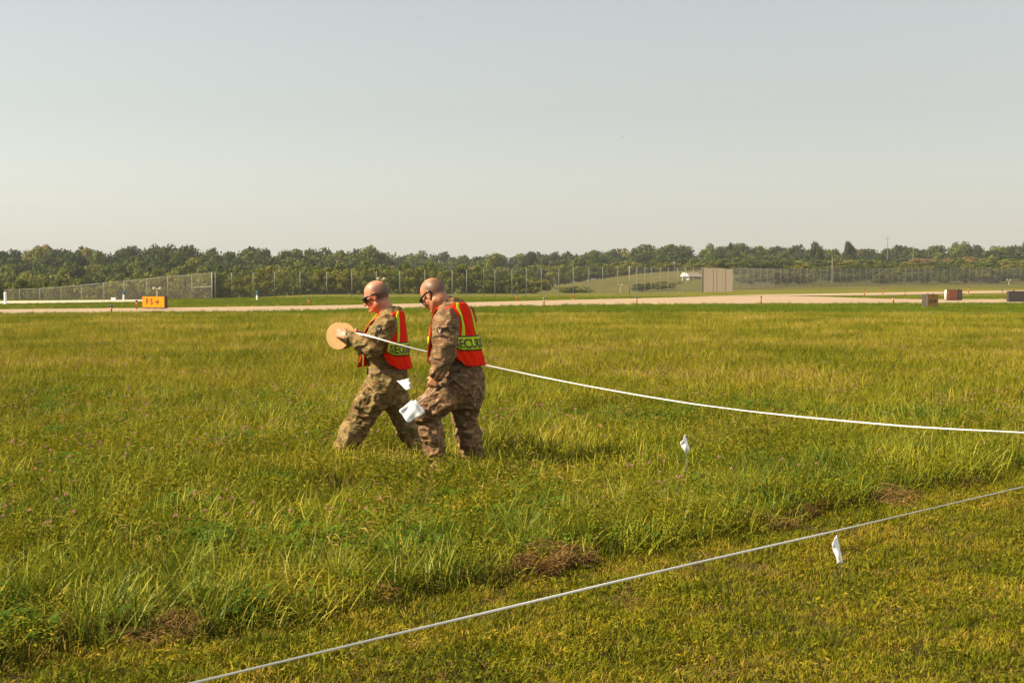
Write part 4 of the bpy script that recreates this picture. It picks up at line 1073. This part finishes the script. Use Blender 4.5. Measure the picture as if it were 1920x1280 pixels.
def person(cf):
    D = cf['D']
    def P(px, py, dw=0.0): return pix(px, py, D + dw)
    gz = Hs(P(cf['foot'], 800)[0], D); base = np.array([P(cf['foot'], 800)[0], D, gz])
    root = empty('person', base, cf['label'], 'person', 'two walkers in orange vests')
    f = np.array([-math.cos(cf['yaw']), math.sin(cf['yaw'])])
    T = Torso([(P(px, py)[2], P(px, py, dw)[0], D + dw, a, b) for py, px, dw, a, b in cf['torso']], f)
    l3, f3 = np.array([T.l[0], T.l[1], 0]), np.array([f[0], f[1], 0])
    def row(py): return float(P(900, py)[2])
    # --- head frame
    hy, hp, hr = cf['head_yaw'], cf['head_pitch'], cf.get('head_roll', 0.0)
    hf = np.array([-math.cos(hy) * math.cos(hp), math.sin(hy) * math.cos(hp), -math.sin(hp)])
    hl = unit(np.cross([0, 0, 1], hf)); hu = np.cross(hf, hl)
    hl, hu = hl * math.cos(hr) + hu * math.sin(hr), hu * math.cos(hr) - hl * math.sin(hr)
    R = np.stack([hf, hl, hu], 1); HC = P(*cf['head']); S = cf['hs']
    def hp_(x, y, z): return HC + R @ (np.array([x, y, z]) * S)
    jw = {k: [P(*q) for q in v] for k, v in cf['limbs'].items()}
    allp = np.array([q for v in jw.values() for q in v] + [hp_(.12, 0, -.12), hp_(0, 0, .14)])
    lo = allp.min(0) - [.16, .22, .0]; hi = allp.max(0) + [.2, .22, .03]; lo[2] = gz - .02
    lo[0] -= .04
    # --- body: one continuous surface (head, neck, trunk, limbs, hands)
    F = Field(lo, hi, .0047)
    F.loft(T, .045, .03)
    nb = P(*cf['neck'])
    F.cone(hp_(-.028, 0, -.06), .062 * S, nb, .066, .03)
    F.cone(hp_(.0, 0, -.075), .052 * S, nb + f3 * .02, .06, .03)
    F.ell(hp_(-.012, 0, .036), (.100 * S, .077 * S, .090 * S), R, .02)
    F.ell(hp_(-.048, 0, .012), (.062 * S, .068 * S, .072 * S), R, .03)
    F.ell(hp_(.034, 0, -.035), (.058 * S, .058 * S, .078 * S), R, .035)
    for sy in (-1, 1):
        F.cone(hp_(-.005, sy * .052, -.062), .020 * S, hp_(.060, sy * .018, -.102), .017 * S, .022)
        F.ell(hp_(.050, sy * .040, -.030), (.030 * S, .024 * S, .026 * S), R, .02)
        F.ell(hp_(.084, sy * .031, .002), (.014 * S, .020 * S, .012 * S), R, .012, cut=True)
        # ear: rim, lobe and hollow
        ec = hp_(-.004, sy * .080, -.008)
        Re = R @ np.array(Matrix.Rotation(RAD(-14), 3, 'Y')) @ np.array(Matrix.Rotation(sy * RAD(20), 3, 'Z'))
        F.ell(ec, (.0205 * S, .0085 * S, .033 * S), Re, .006)
        F.ell(hp_(.000, sy * .078, -.036), (.010 * S, .007 * S, .011 * S), R, .006)
        F.ell(hp_(.001, sy * .0905, -.004), (.011 * S, .006 * S, .018 * S), Re, .004, cut=True)
    F.cone(hp_(.074, -.036, .017), .013 * S, hp_(.074, .036, .017), .013 * S, .016)
    F.cone(hp_(.086, 0, .006), .0090 * S, hp_(.115, 0, -.036), .0125 * S, .010)
    for sy in (-1, 1): F.ell(hp_(.099, sy * .012, -.038), (.011 * S, .009 * S, .008 * S), R, .006)
    F.ell(hp_(.084, 0, -.101), (.021 * S, .020 * S, .016 * S), R, .014)
    F.cone(hp_(.0885, -.016, -.0625), .0070 * S, hp_(.0885, .016, -.0625), .0070 * S, .007)
    F.cone(hp_(.0865, -.015, -.0755), .0075 * S, hp_(.0865, .015, -.0755), .0075 * S, .007)
    A, B_ = jw['arm_near'], jw['arm_far']
    for arm in (A, B_):
        F.chain([arm[0], arm[1], arm[2]], [.058, .045, .031], .02)
    for leg in (jw['leg_near'], jw['leg_far']):
        F.chain([leg[0], leg[1], leg[2], leg[3]], [.085, .058, .05, .045], .03)
    hand(F, A[2], A[3] - A[2], np.array(cf['palm_near']), np.array(cf['thumb_near']), cf['curl_near'], tc=cf['tc'])
    hand(F, B_[2], B_[3] - B_[2], np.array(cf['palm_far']), np.array(cf['thumb_far']), cf['curl_far'], tc=cf['tc'])
    V, Q = F.mesh()
    me = new_mesh('body', V - base, Q, M[cf['skin']], smooth=True)
    hl_ = (V - HC) @ R / S
    stub = ss(.03, -.035, hl_[:, 0]) * ss(-.075, -.02, hl_[:, 2]) * ss(.115, .055, hl_[:, 2]) * (np.abs(hl_[:, 1]) < .0845) * (np.linalg.norm(hl_, axis=1) < .17) * cf['stub']
    flush = np.clip(ss(-.02, .05, hl_[:, 0]) * ss(.03, -.03, hl_[:, 2]) * .7 + (np.abs(hl_[:, 1]) > .083) * .8, 0, 1) * (np.linalg.norm(hl_, axis=1) < .19) * cf['flush']
    lips = (np.abs(hl_[:, 2] + .069) < .011) & (hl_[:, 0] > .08) & (np.abs(hl_[:, 1]) < .02)
    flush = np.where(lips, 1.0, flush)
    for nm, v in (('stubble', stub), ('flush', flush)):
        at = me.attributes.new(nm, 'FLOAT', 'POINT'); at.data.foreach_set('value', v.astype(np.float32))
    link('body', me, root)
    # --- jacket
    F = Field(lo, hi, .0072)
    zj = row(cf['belt'])
    F.loft(T, 0, .04, z0=zj)
    F.cone(nb - np.array([0, 0, .03]), .082, nb + (hp_(-.02, 0, -.07) - nb) * .36, .073, .02)
    for nm, rr in (('arm_near', cf['r_near']), ('arm_far', cf['r_far'])):
        a = jw[nm]
        m1 = a[0] * .5 + a[1] * .5; m2 = a[1] * .55 + a[2] * .45; cuff = a[1] + (a[2] - a[1]) * cf.get('cuff', .95)
        F.chain([a[0], m1, a[1], m2, cuff], rr, .035)
        F.cone(cuff + (a[1] - cuff) * .10, rr[4] + .006, cuff, rr[4] + .004, .006)
        tr_ = np.array([T.at(a[0][2] + .02)[0], T.at(a[0][2] + .02)[1], a[0][2] + .02])
        F.cone(a[0], rr[0], a[0] * .45 + tr_ * .55, .072, .05)
    for c, n_, up, hw, hh in cf['jacket_pockets']:
        c = P(*c); n_ = unit(n_); up = unit(np.array(up, float) - n_ * (np.array(up, float) @ n_)); Rb = np.stack([np.cross(up, n_), up, n_], 1)
        F.box(c, (hw, hh, .022), Rb, .010, .010)
    jk, bj = clothmesh('jacket', F, M[cf['camo']], root, base, .019, cf['seed'], (.085, .085, .055))
    # --- trousers
    F = Field(lo, hi, .0072)
    F.loft(T, -.004, .04, z1=row(cf['belt'] - 1))
    for nm, rr in (('leg_near', cf['r_leg_near']), ('leg_far', cf['r_leg_far'])):
        a = jw[nm]; m1 = a[0] * .5 + a[1] * .5; m2 = a[1] * .5 + a[2] * .5
        F.chain([a[0], m1, a[1], m2, a[2]], rr, .06)
        F.cone(a[2], rr[4] * 1.0, a[2] + (a[3] - a[2]) * .12, rr[4] * .62, .02)
    for c, n_, up, hw, hh in cf['trouser_pockets']:
        c = P(*c); n_ = unit(n_); up = unit(np.array(up, float) - n_ * (np.array(up, float) @ n_)); Rb = np.stack([np.cross(up, n_), up, n_], 1)
        F.box(c, (hw, hh, .030), Rb, .014, .012)
        F.box(c + up * hh * .72 + n_ * .006, (hw * 1.04, hh * .28, .032), Rb, .010, .005)
    tt, bt = clothmesh('trousers', F, M[cf['camo']], root, base, .027, cf['seed'] + 3.3, (.085, .085, .075))
    # --- belt
    zb = np.linspace(row(cf['belt'] + 8), row(cf['belt'] - 1), 4); mb = MB(); n = 48; vs = []; fs = []
    for z in zb:
        for k in range(n):
            th = 2 * math.pi * k / n; cx, cy, a, b = [float(v) for v in T.at(z)]
            q = np.array([cx, cy]) + T.l * (a + .012) * math.cos(th) + T.f * (b + .012) * math.sin(th); vs.append((q[0], q[1], z))
    for i in range(3):
        for k in range(n): fs.append((i * n + k, i * n + (k + 1) % n, (i + 1) * n + (k + 1) % n, (i + 1) * n + k))
    link('belt', new_mesh('belt', np.array(vs) - base, fs, M['belt'], smooth=True), root)
    # --- boots
    for nm, foot in (('leg_near', cf['foot_near']), ('leg_far', cf['foot_far'])):
        a = jw[nm]; F = Field(np.minimum(a[2], a[3]) - .35, np.maximum(a[2], a[3]) + .35, .008)
        heel, toe = P(*foot[0]), P(*foot[1])
        for q in (heel, toe): q[2] = max(q[2], Hs(q[0], q[1]) + .035)
        F.chain([a[2], a[3], heel], [.052, .052, .046], .03); F.cone(heel, .042, toe, .044, .03); F.cone(a[3], .05, heel * .4 + toe * .6, .045, .03)
        F.cone(heel - [0, 0, .02], .040, toe - [0, 0, .02], .042, .012)
        V, Q = F.mesh(); link('boot', new_mesh('boot', V - base, Q, M['boot'], smooth=True), root)
    # --- vest
    zneck = row(cf['collar']); zz = np.linspace(T.z[0], T.z[-1], 300); aa = T.at(zz)[2]
    def zmax(l):
        ok = zz[(aa + .02) > abs(l)]; return min(float(ok.max()), zneck)
    def vs_pt(front, s_, t, off):
        s_ = np.asarray(s_, float); t = np.asarray(t, float)
        hem = row(cf['hem_f'] if front else cf['hem_b']) + .055 * ss(.62, 1, np.abs(s_)) ** 1.5
        zr = np.vectorize(lambda q: zmax(q * .168))(s_)
        z = hem + (zr - hem) * t
        wide = T.at(np.full_like(z, hem.min() if hem.ndim else hem))[2]
        Lw = np.interp(t, [0, .30, .45, .62, .82, 1], [.97, .97, .92, .74, .70, .168 / .22]) * .22
        Lw = np.minimum(Lw, (T.at(z)[2] + .020) * .985)
        flare = (1 - t) ** 1.6 * (cf['flare_f'] if front else cf['flare']) + .007 * np.sin(s_ * 9 + t * 4 + cf['seed']) * (1 - t) + .005 * np.sin(s_ * 17 - t * 9 + cf['seed']) * (1 - .6 * t)
        return T.pt(s_ * Lw, z, front, .020 + off + np.maximum(flare, -.004))
    def vgrid(front, s0, s1, t0, t1, off, ns, nt_):
        S_, T_ = np.meshgrid(np.linspace(s0, s1, ns), np.linspace(t0, t1, nt_))
        V = vs_pt(front, S_.ravel(), T_.ravel(), off)
        i = (np.arange(nt_ - 1)[:, None] * ns + np.arange(ns - 1)[None, :]).ravel()
        return V - base, np.stack([i, i + 1, i + ns + 1, i + ns], 1)
    parts = [(False, -1, 1, 0, 1, 0.0, 49, 40), (True, .12, 1, 0, 1, 0.0, 25, 40), (True, -1, -.12, 0, 1, 0.0, 25, 40)]
    Vs, Qs, Ms, b0 = [], [], [], 0
    for p in parts:
        v, q = vgrid(*p); Vs.append(v); Qs.append(q + b0); Ms.append(np.full(len(q), 1 if p[0] else 0)); b0 += len(v)
    vest = link('vest', new_mesh('vest', np.concatenate(Vs), np.concatenate(Qs), [M['vest'], M['vest_front']], np.concatenate(Ms), smooth=True), root)
    def vpart(name, m, rects, off):
        Vs, Qs, b0 = [], [], 0
        for fr, s0, s1, t0, t1, ns, nt_ in rects:
            v, q = vgrid(fr, s0, s1, t0, t1, off, ns, nt_); Vs.append(v); Qs.append(q + b0); b0 += len(v)
        o = link(name, new_mesh(name, np.concatenate(Vs), np.concatenate(Qs), m, smooth=True), vest)
        md = o.modifiers.new('thickness', 'SOLIDIFY'); md.thickness = .0016; md.offset = 0
    md = vest.modifiers.new('thickness', 'SOLIDIFY'); md.thickness = .003; md.offset = -1
    e = .030
    vpart('edge_binding', M['binding'], [(False, -1, 1, 0, .018, 49, 2), (False, -1, -1 + e, 0, 1, 3, 40), (False, 1 - e, 1, 0, 1, 3, 40), (True, .12, 1, 0, .018, 25, 2), (True, -1, -.12, 0, .018, 25, 2),
                                         (True, 1 - e, 1, 0, 1, 3, 40), (True, -1, -1 + e, 0, 1, 3, 40), (True, .12, .12 + e, 0, 1, 3, 40), (True, -.12 - e, -.12, 0, 1, 3, 40)], .0022)
    b0_, b1_ = cf['band']
    for fr in (False, True):
        for sg in (1, -1):
            vpart('stripe_edging', M['binding'], [(fr, sg * .52 - .115, sg * .52 + .115, b1_, 1, 5, 24)], .0028)
            vpart('reflective_stripe', M['lime'], [(fr, sg * .52 - .085, sg * .52 + .085, b1_, 1, 5, 24)], .0048)
    vpart('band_edging', M['binding'], [(False, -1, 1, b0_ - .02, b1_ + .02, 49, 5), (True, .12, 1, b0_ - .02, b1_ + .02, 25, 5), (True, -1, -.12, b0_ - .02, b1_ + .02, 25, 5)], .0052)
    vpart('reflective_band', M['lime'], [(False, -.97, .97, b0_, b1_, 49, 5), (True, .15, .97, b0_, b1_, 25, 5), (True, -.97, -.15, b0_, b1_, 25, 5)], .0078)
    tm = text_mesh('SECURITY', .105, M['ink'], depth=0.0)
    co = np.zeros(len(tm.vertices) * 3, np.float32); tm.vertices.foreach_get('co', co); co = co.reshape(-1, 3)
    sg_ = np.linspace(1, -1, 200); mid = vs_pt(False, sg_, np.full(200, (b0_ + b1_) / 2), .008); arc = np.concatenate([[0], np.cumsum(np.linalg.norm(np.diff(mid, axis=0), axis=1))])
    xw = co[:, 0].max() - co[:, 0].min(); xs = (co[:, 0] - co[:, 0].min()) / xw * (arc[-1] - .05) + .028
    s_of = np.interp(xs, arc, sg_); hgt = co[:, 1].max() - co[:, 1].min()
    t_of = (b0_ + b1_) / 2 + (co[:, 1] - .5 * (co[:, 1].max() + co[:, 1].min())) / hgt * (b1_ - b0_) * .74
    tm.vertices.foreach_set('co', (vs_pt(False, s_of, t_of, .0135) - base).astype(np.float32).ravel()); tm.update()
    link('lettering', tm, vest)
    # --- sunglasses
    gl = MB()
    for sy in (-1, 1):
        gl.tube([hp_(.090, sy * .066, .012), hp_(.06, sy * .0785, .014), hp_(.01, sy * .0845, .016), hp_(-.02, sy * .0850, .014), hp_(-.038, sy * .080, .004)], [.0075, .0085, .0080, .0070, .005], 6)
        gl.tube([hp_(.112, sy * .008, .010), hp_(.110, sy * .038, .015), hp_(.090, sy * .067, .012)], [.006, .0075, .0080], 6)
    gl.tube([hp_(.1125, -.009, .010), hp_(.116, 0, .012), hp_(.1125, .009, .010)], .004, 6)
    go_ = gl.build('sunglasses', M['glass_frame'], root, smooth=True); go_.location = Vector(-base)
    for sy in (-1, 1):
        lm = MB(); vv = []
        for i in range(7):
            for j in range(5):
                u = i / 6; w = j / 4; y = .007 + u * .072; z = .017 - w * (.041 - .007 * (2 * u - 1) ** 2 - .003 * u * u)
                x = .1135 - .052 * u ** 2.4 - .004 * w
                vv.append(hp_(x, sy * y, z))
        ff = [(i * 5 + j, (i + 1) * 5 + j, (i + 1) * 5 + j + 1, i * 5 + j + 1) for i in range(6) for j in range(4)]
        lm.add(vv, ff); lo_ = lm.build('lens', M['lens_dark'], go_, smooth=True); md = lo_.modifiers.new('thickness', 'SOLIDIFY'); md.thickness = .002
    # --- shoulder patch
    c = P(*cf['patch'][:2]); o_ = Vector((0, 0, CAMZ)); hit = bj.ray_cast(o_, (Vector(c) - o_).normalized())
    if hit[0] is not None:
        hc, hn = np.array(hit[0]), unit(np.array(hit[1]) * .5 + unit(-np.array(ray(*cf['patch'][:2]))) * .5); up = unit(np.array([.0, 0, 1.]) - hn * hn[2]); rt = np.cross(up, hn)
        def drape(name, poly, m, off, par):
            vv = []
            for x, y in poly:
                p0 = hc + rt * x + up * y + hn * .06; h2 = bj.ray_cast(Vector(p0), Vector(-hn)); q = np.array(h2[0]) if h2[0] is not None else hc + rt * x + up * y
                vv.append(q + hn * off)
            cen = np.mean(vv, 0) + hn * .001; nn = len(vv)
            o = link(name, new_mesh(name, np.array([cen] + vv) - base, [(0, 1 + k, 1 + (k + 1) % nn) for k in range(nn)], m), par)
            md = o.modifiers.new('thickness', 'SOLIDIFY'); md.thickness = .002
            return o
        pt = drape('shoulder_patch', [(.026 * math.cos(2 * math.pi * k / 20), .033 * math.sin(2 * math.pi * k / 20)) for k in range(20)], M['patch'], .005, root)
        drape('emblem', [(-.016, .018), (-.010, .010), (-.005, .006), (.004, .006), (.009, .010), (.014, .018), (.014, .006), (.008, -.004), (.006, -.018), (.001, -.023), (-.005, -.018), (-.008, -.004), (-.015, .006)], M['emblem'], .009, pt)
    return root, P, T, jw, base
# ------------------------------------------------------------------ the two walkers
front = dict(D=12.6, foot=712, yaw=RAD(20), label='front walker bent over a cardboard tape reel, flushed bald head, orange vest', camo='camo_a', skin='skin_a', seed=1.7, hs=1.06, stub=1.0, flush=.8,
    torso=[(760, 722, 0, .13, .10), (735, 724, 0, .175, .145), (712, 727, 0, .19, .155), (690, 726, 0, .182, .147), (660, 722, 0, .200, .155), (632, 722, 0, .212, .150), (612, 725, 0, .210, .132), (600, 729, 0, .188, .112), (592, 732, 0, .145, .098), (584, 734, 0, .100, .085), (576, 734, 0, .068, .070)],
    head=(705, 555, -.02), neck=(731, 592, 0), head_yaw=RAD(8), head_pitch=RAD(21),
    limbs=dict(arm_near=[(722, 611, -.19), (697, 652, -.235), (650, 630, -.215), (634, 624, -.185)],
               arm_far=[(736, 607, .185), (704, 651, .24), (672, 629, .13), (656, 625, .075)],
               leg_near=[(716, 719, -.085), (682, 774, -.115), (644, 842, -.105), (637, 868, -.10)],
               leg_far=[(725, 722, .085), (751, 772, .10), (778, 834, .13), (786, 853, .13)]),
    palm_near=(.25, 1, -.25), thumb_near=(0, 0, 1), curl_near=(.62, .70, .75, .8), palm_far=(.1, -1, 0), thumb_far=(0, 0, 1), curl_far=(.55, .6, .65, .7), tc=.55,
    r_near=[.088, .092, .080, .070, .050], r_far=[.092, .082, .072, .066, .050],
    r_leg_near=[.118, .122, .102, .092, .078], r_leg_far=[.115, .110, .086, .086, .074],
    jacket_pockets=[((713, 618, -.272), (-.15, -1, .1), (.25, 0, 1), .048, .062)],
    trouser_pockets=[((690, 752, -.222), (-.1, -1, .1), (.50, 0, .78), .075, .095)],
    cuff=.84, belt=690, collar=583, hem_b=691, hem_f=688, flare=.040, flare_f=.075, band=(.25, .45), foot_near=((643, 874), (612, 868)), foot_far=((791, 858, .13), (772, 872, .13)), patch=(710, 617))
front['foot_near'] = ((640, 872, -.10), (606, 866, -.09))
rear = dict(D=11.85, foot=862, yaw=RAD(33), label='rear walker looking down with a bundle of white flags in his hand, orange vest', camo='camo_b', skin='skin_b', seed=5.2, hs=1.06, stub=.9, flush=.35,
    torso=[(765, 866, 0, .13, .10), (738, 868, 0, .18, .155), (712, 868, 0, .188, .160), (684, 863, 0, .176, .146), (652, 856, 0, .188, .148), (620, 851, 0, .200, .142), (598, 850, 0, .202, .128), (586, 850, 0, .196, .115), (577, 850, 0, .150, .10), (569, 849, 0, .10, .085), (560, 847, 0, .070, .070)],
    head=(812, 552, -.01), neck=(843, 573, 0), head_yaw=RAD(30), head_pitch=RAD(38),
    limbs=dict(arm_near=[(835, 601, -.195), (834, 657, -.265), (819, 703, -.295), (810, 722, -.295)],
               arm_far=[(870, 594, .16), (870, 655, .23), (842, 702, .22), (826, 716, .20)],
               leg_near=[(862, 722, -.085), (799, 768, -.15), (817, 856, -.12), (819, 878, -.12)],
               leg_far=[(876, 722, .09), (871, 778, .11), (886, 852, .15), (889, 872, .15)]),
    palm_near=(.1, 1, .1), thumb_near=(-1, 0, .3), curl_near=(.95, 1.0, 1.0, 1.0), palm_far=(0, -1, 0), thumb_far=(-1, 0, 0), curl_far=(.9, .95, 1, 1), tc=.8,
    r_near=[.090, .098, .087, .078, .056], r_far=[.092, .085, .075, .068, .052],
    r_leg_near=[.122, .118, .094, .080, .070], r_leg_far=[.120, .112, .094, .090, .074],
    jacket_pockets=[((831, 618, -.295), (-.2, -1, .05), (.03, 0, 1), .05, .072)],
    trouser_pockets=[((824, 752, -.255), (-.1, -1, .15), (.85, 0, .5), .078, .095)],
    belt=684, collar=567, hem_b=684, hem_f=686, flare=.034, flare_f=.075, band=(.26, .46), foot_near=((826, 890, -.12), (798, 893, -.11)), foot_far=((893, 886, .15), (868, 892, .17)), patch=(825, 620))
p1, PA, TA, JA, BA = person(front)
p2, PB, TB, JB, BB = person(rear)

# wrist watch on the front walker (worn: a part of him)
a, w = JA['arm_near'][1], JA['arm_near'][2]; ax = unit(w - a); wc = w - ax * .006
u1 = unit(np.cross(ax, [0, 1, .3])); u2 = np.cross(ax, u1)
wb_ = MB(); ring = []
for k in range(20):
    th = 2 * math.pi * k / 20
    for dd, rr in ((-.014, .030), (.014, .030), (.014, .0415), (-.014, .0415)): ring.append(wc + ax * dd + (u1 * math.cos(th) + u2 * math.sin(th)) * rr - BA)
wb_.add(ring, [(k * 4 + i, k * 4 + (i + 1) % 4, ((k + 1) % 20) * 4 + (i + 1) % 4, ((k + 1) % 20) * 4 + i) for k in range(20) for i in range(4)])
wo_ = wb_.build('wrist_watch', M['watch'], p1)
dn = unit(np.array([-.1, -.75, .65])); dn = unit(dn - ax * (dn @ ax)); dc = wc + dn * .040 - BA
MB().tube([dc, dc + dn * .010], .021, 16).build('watch_case', M['watch'], wo_); MB().tube([dc + dn * .0105, dc + dn * .012], .016, 16).build('watch_dial', M['watch_face'], wo_)

# tape reel held between the front walker's hands
rc0, rc1 = PA(633.5, 629.5, -.135), PA(644.5, 629.5, -.04); rax = unit(rc1 - rc0)
reel = empty('tape_reel', rc0 - [0, 0, .125], 'round tan cardboard reel of tape in the front walker\'s hands', 'reel')
RB = np.array(reel.location)
ru = unit(np.cross(rax, [0, 0, 1])); rv = np.cross(rax, ru)
def disc(c, r, th, n=40, hole=.012):
    mb = MB(); vs = []
    for k in range(n):
        q = 2 * math.pi * k / n; o = ru * math.cos(q) + rv * math.sin(q)
        for rr, dd in ((hole, 0), (r, 0), (r, th), (hole, th)): vs.append(c + o * rr + rax * dd - RB)
    mb.add(vs, [(k * 4 + i, ((k + 1) % n) * 4 + i, ((k + 1) % n) * 4 + (i + 1) % 4, k * 4 + (i + 1) % 4) for k in range(n) for i in range(4)]); return mb
disc(rc0, .118, .004).build('flange', M['card'], reel); disc(rc1, .116, .004).build('flange', M['card'], reel)
disc(rc0 - rax * .004, .022, .004).build('hub', M['card_dark'], reel)
disc(rc0 + rax * .006, .072, float(np.linalg.norm(rc1 - rc0)) - .010).build('wound_tape', M['card_dark'], reel)

# ------------------------------------------------------------------ tapes
def ribbon(name, label, ctrl, wid, seed, n=160, flip=0.25, tilt=-.55):
    """long white tape hanging through control points, turning slowly about its length"""
    ctrl = np.array(ctrl); L = np.concatenate([[0], np.cumsum(np.linalg.norm(np.diff(ctrl, axis=0), axis=1))]); L /= L[-1]
    t = np.linspace(0, 1, n); P_ = np.zeros((n, 3))
    for i in range(3):       # smooth spline through the points
        P_[:, i] = np.interp(t, L, ctrl[:, i])
    for _ in range(14): P_[1:-1] = .25 * P_[:-2] + .5 * P_[1:-1] + .25 * P_[2:]
    d = np.gradient(P_, axis=0); d /= np.linalg.norm(d, axis=1)[:, None]
    ang = tilt + flip * np.sin(t * 9 + seed) + .35 * flip * np.sin(t * 31 + seed * 2)
    up = np.array([0, 0, 1.0]) - d * d[:, 2:3]; up /= np.linalg.norm(up, axis=1)[:, None]; sd = np.cross(d, up)
    wv = (up * np.cos(ang)[:, None] + sd * np.sin(ang)[:, None]) * wid / 2
    V = np.concatenate([P_ - wv, P_ + wv]); i = np.arange(n - 1)
    o = link(name, new_mesh(name, V, np.stack([i, i + 1, i + 1 + n, i + n], 1), M['tape']))
    md = o.modifiers.new('thickness', 'SOLIDIFY'); md.thickness = .0006
    return tag(o, label, 'tape', 'white barrier tapes')
mid_ = [(690, 629, 12.235), (735, 642.5, 12.24), (770, 652, 12.31), (805, 660.5, 12.40), (850, 671, 12.50), (903, 683, 12.62), (1000, 703.5, 12.75), (1100, 723, 12.75), (1200, 741, 12.7), (1300, 757, 12.63), (1400, 770, 12.56), (1500, 781, 12.49), (1600, 790.5, 12.42), (1700, 799, 12.35), (1800, 805, 12.28), (1920, 811, 12.2), (2100, 817, 12.0), (2300, 821, 11.8)]
ribbon('barrier_tape', 'white tape pulled taut from the reel across the meadow to the right', [PA(644, 622, -.09), PA(660, 624.5, -.15), PA(676, 626, -.27)] + [pix(*q) for q in mid_], .0138, 1.0, 320, .42)
lowt = [(px, py, 1.51 * FPX / (py - 525)) for px, py in ((100, 1341), (358, 1281), (590, 1225), (760, 1184), (960, 1136.5), (1160, 1088.5), (1360, 1042), (1565, 995.5), (1740, 954.5), (1919, 912.5), (2100, 872), (2300, 830))]
ribbon('barrier_tape', 'low white tape stretched along the edge of the mown lawn', [pix(*q) for q in lowt], .0118, 2.2, 240, .3, .15)

# ------------------------------------------------------------------ flags
def cloth_flag(name, corners, m, parent, base, seed, amp=.008, n=9, bend=0.0):
    """small plastic flag sheet spanned between four corners, with folds"""
    c = [np.asarray(q, float) for q in corners]; r = np.random.default_rng(seed); vs = []
    nn = unit(np.cross(c[1] - c[0], c[3] - c[0])); ph = r.random(4) * 6.28
    for i in range(n):
        for j in range(n):
            u, v = i / (n - 1), j / (n - 1)
            p = c[0] * (1 - u) * (1 - v) + c[1] * u * (1 - v) + c[2] * u * v + c[3] * (1 - u) * v
            p = p + nn * (amp * (math.sin(u * 6 + ph[0] + v * 2) + .6 * math.sin(v * 9 + ph[1] - u * 3)) * (.3 + u) + bend * math.sin(math.pi * u))
            vs.append(p - base)
    fs = [(i * n + j, (i + 1) * n + j, (i + 1) * n + j + 1, i * n + j + 1) for i in range(n - 1) for j in range(n - 1)]
    o = link(name, new_mesh(name, vs, fs, m, smooth=True), parent); md = o.modifiers.new('thickness', 'SOLIDIFY'); md.thickness = .0012
    return o
# bundle in the rear walker's near hand
w0, w1 = PB(768, 765, -.275), PB(860, 703, -.245)
b_ = w0.copy(); fb = empty('flag_bundle', b_, 'bundle of white marking flags hanging from the rear walker\'s fist', 'flags')
ax = unit(w1 - w0); s1_ = unit(np.cross(ax, [0, 1, 0])); s2_ = np.cross(ax, s1_)
for k in range(7):
    q = 2 * math.pi * k / 6; o = (s1_ * math.cos(q) + s2_ * math.sin(q)) * (.0042 if k < 6 else 0)
    MB().tube([w0 + o * .8 - b_, w1 + o * (1 + .5 * (k % 2)) - b_ + ax * .02 * (k % 3)], .0022, 6).build('wire', M['steel'], fb)
for k, (dz, jx) in enumerate(((0, 0), (.006, 1.5), (.012, -1.5), (.02, 6))):
    cs = [PB(773 + jx, 752 - k, -.33 + dz), PB(749 + jx * .6, 768 + k, -.34 + dz), PB(765 + jx, 793 - k, -.35 + dz), PB(791 + jx, 778 - k * 2, -.33 + dz)]
    cloth_flag('flag', cs, M['flag'], fb, b_, 40 + k, .010)
# single flag showing beyond, held in his far hand
fd = JB['arm_far'][3]
b_ = PB(746, 712, .06); fb = empty('held_flag', b_, 'single white marking flag held out between the two walkers', 'flag')
MB().tube([PB(745, 713, .06) - b_, PB(772, 711, .10) - b_, fd - b_ + np.array([0, 0, -.02])], .0026, 6).build('wire', M['steel'], fb)
cloth_flag('flag', [PB(744, 713.5, .06), PB(768, 710, .07), PB(774.5, 727, .06), PB(762, 731.5, .03)], M['flag'], fb, b_, 51, .007)
# flags standing in the grass
def pin_flag(pts, Dk, label, seed):
    top = pix(*pts[0], Dk); g = np.array([top[0] + .02, Dk, Hs(top[0] + .02, Dk)])
    r_ = empty('marking_flag', g, label, 'flag', 'white marking flags in the ground')
    MB().tube([(0, 0, -.03), tuple(top - g + np.array([.004, .004, .01]))], .0022, 6).build('wire', M['steel'], r_)
    c = [pix(*q, Dk + dw) for q, dw in zip(pts, (0, -.02, -.01, .015))]
    cloth_flag('flag', [c[0], c[1], c[2], c[3]], M['flag'], r_, g, seed, .007, 9, .012)
pin_flag([(1569, 1002), (1557, 1018), (1573, 1059), (1580, 1048)], 7.85, 'white marking flag standing in the mown lawn near the low tape', 61)
pin_flag([(1285, 814), (1275, 829), (1287, 852), (1292.5, 838)], 11.0, 'white marking flag standing in the meadow below the taut tape', 62)
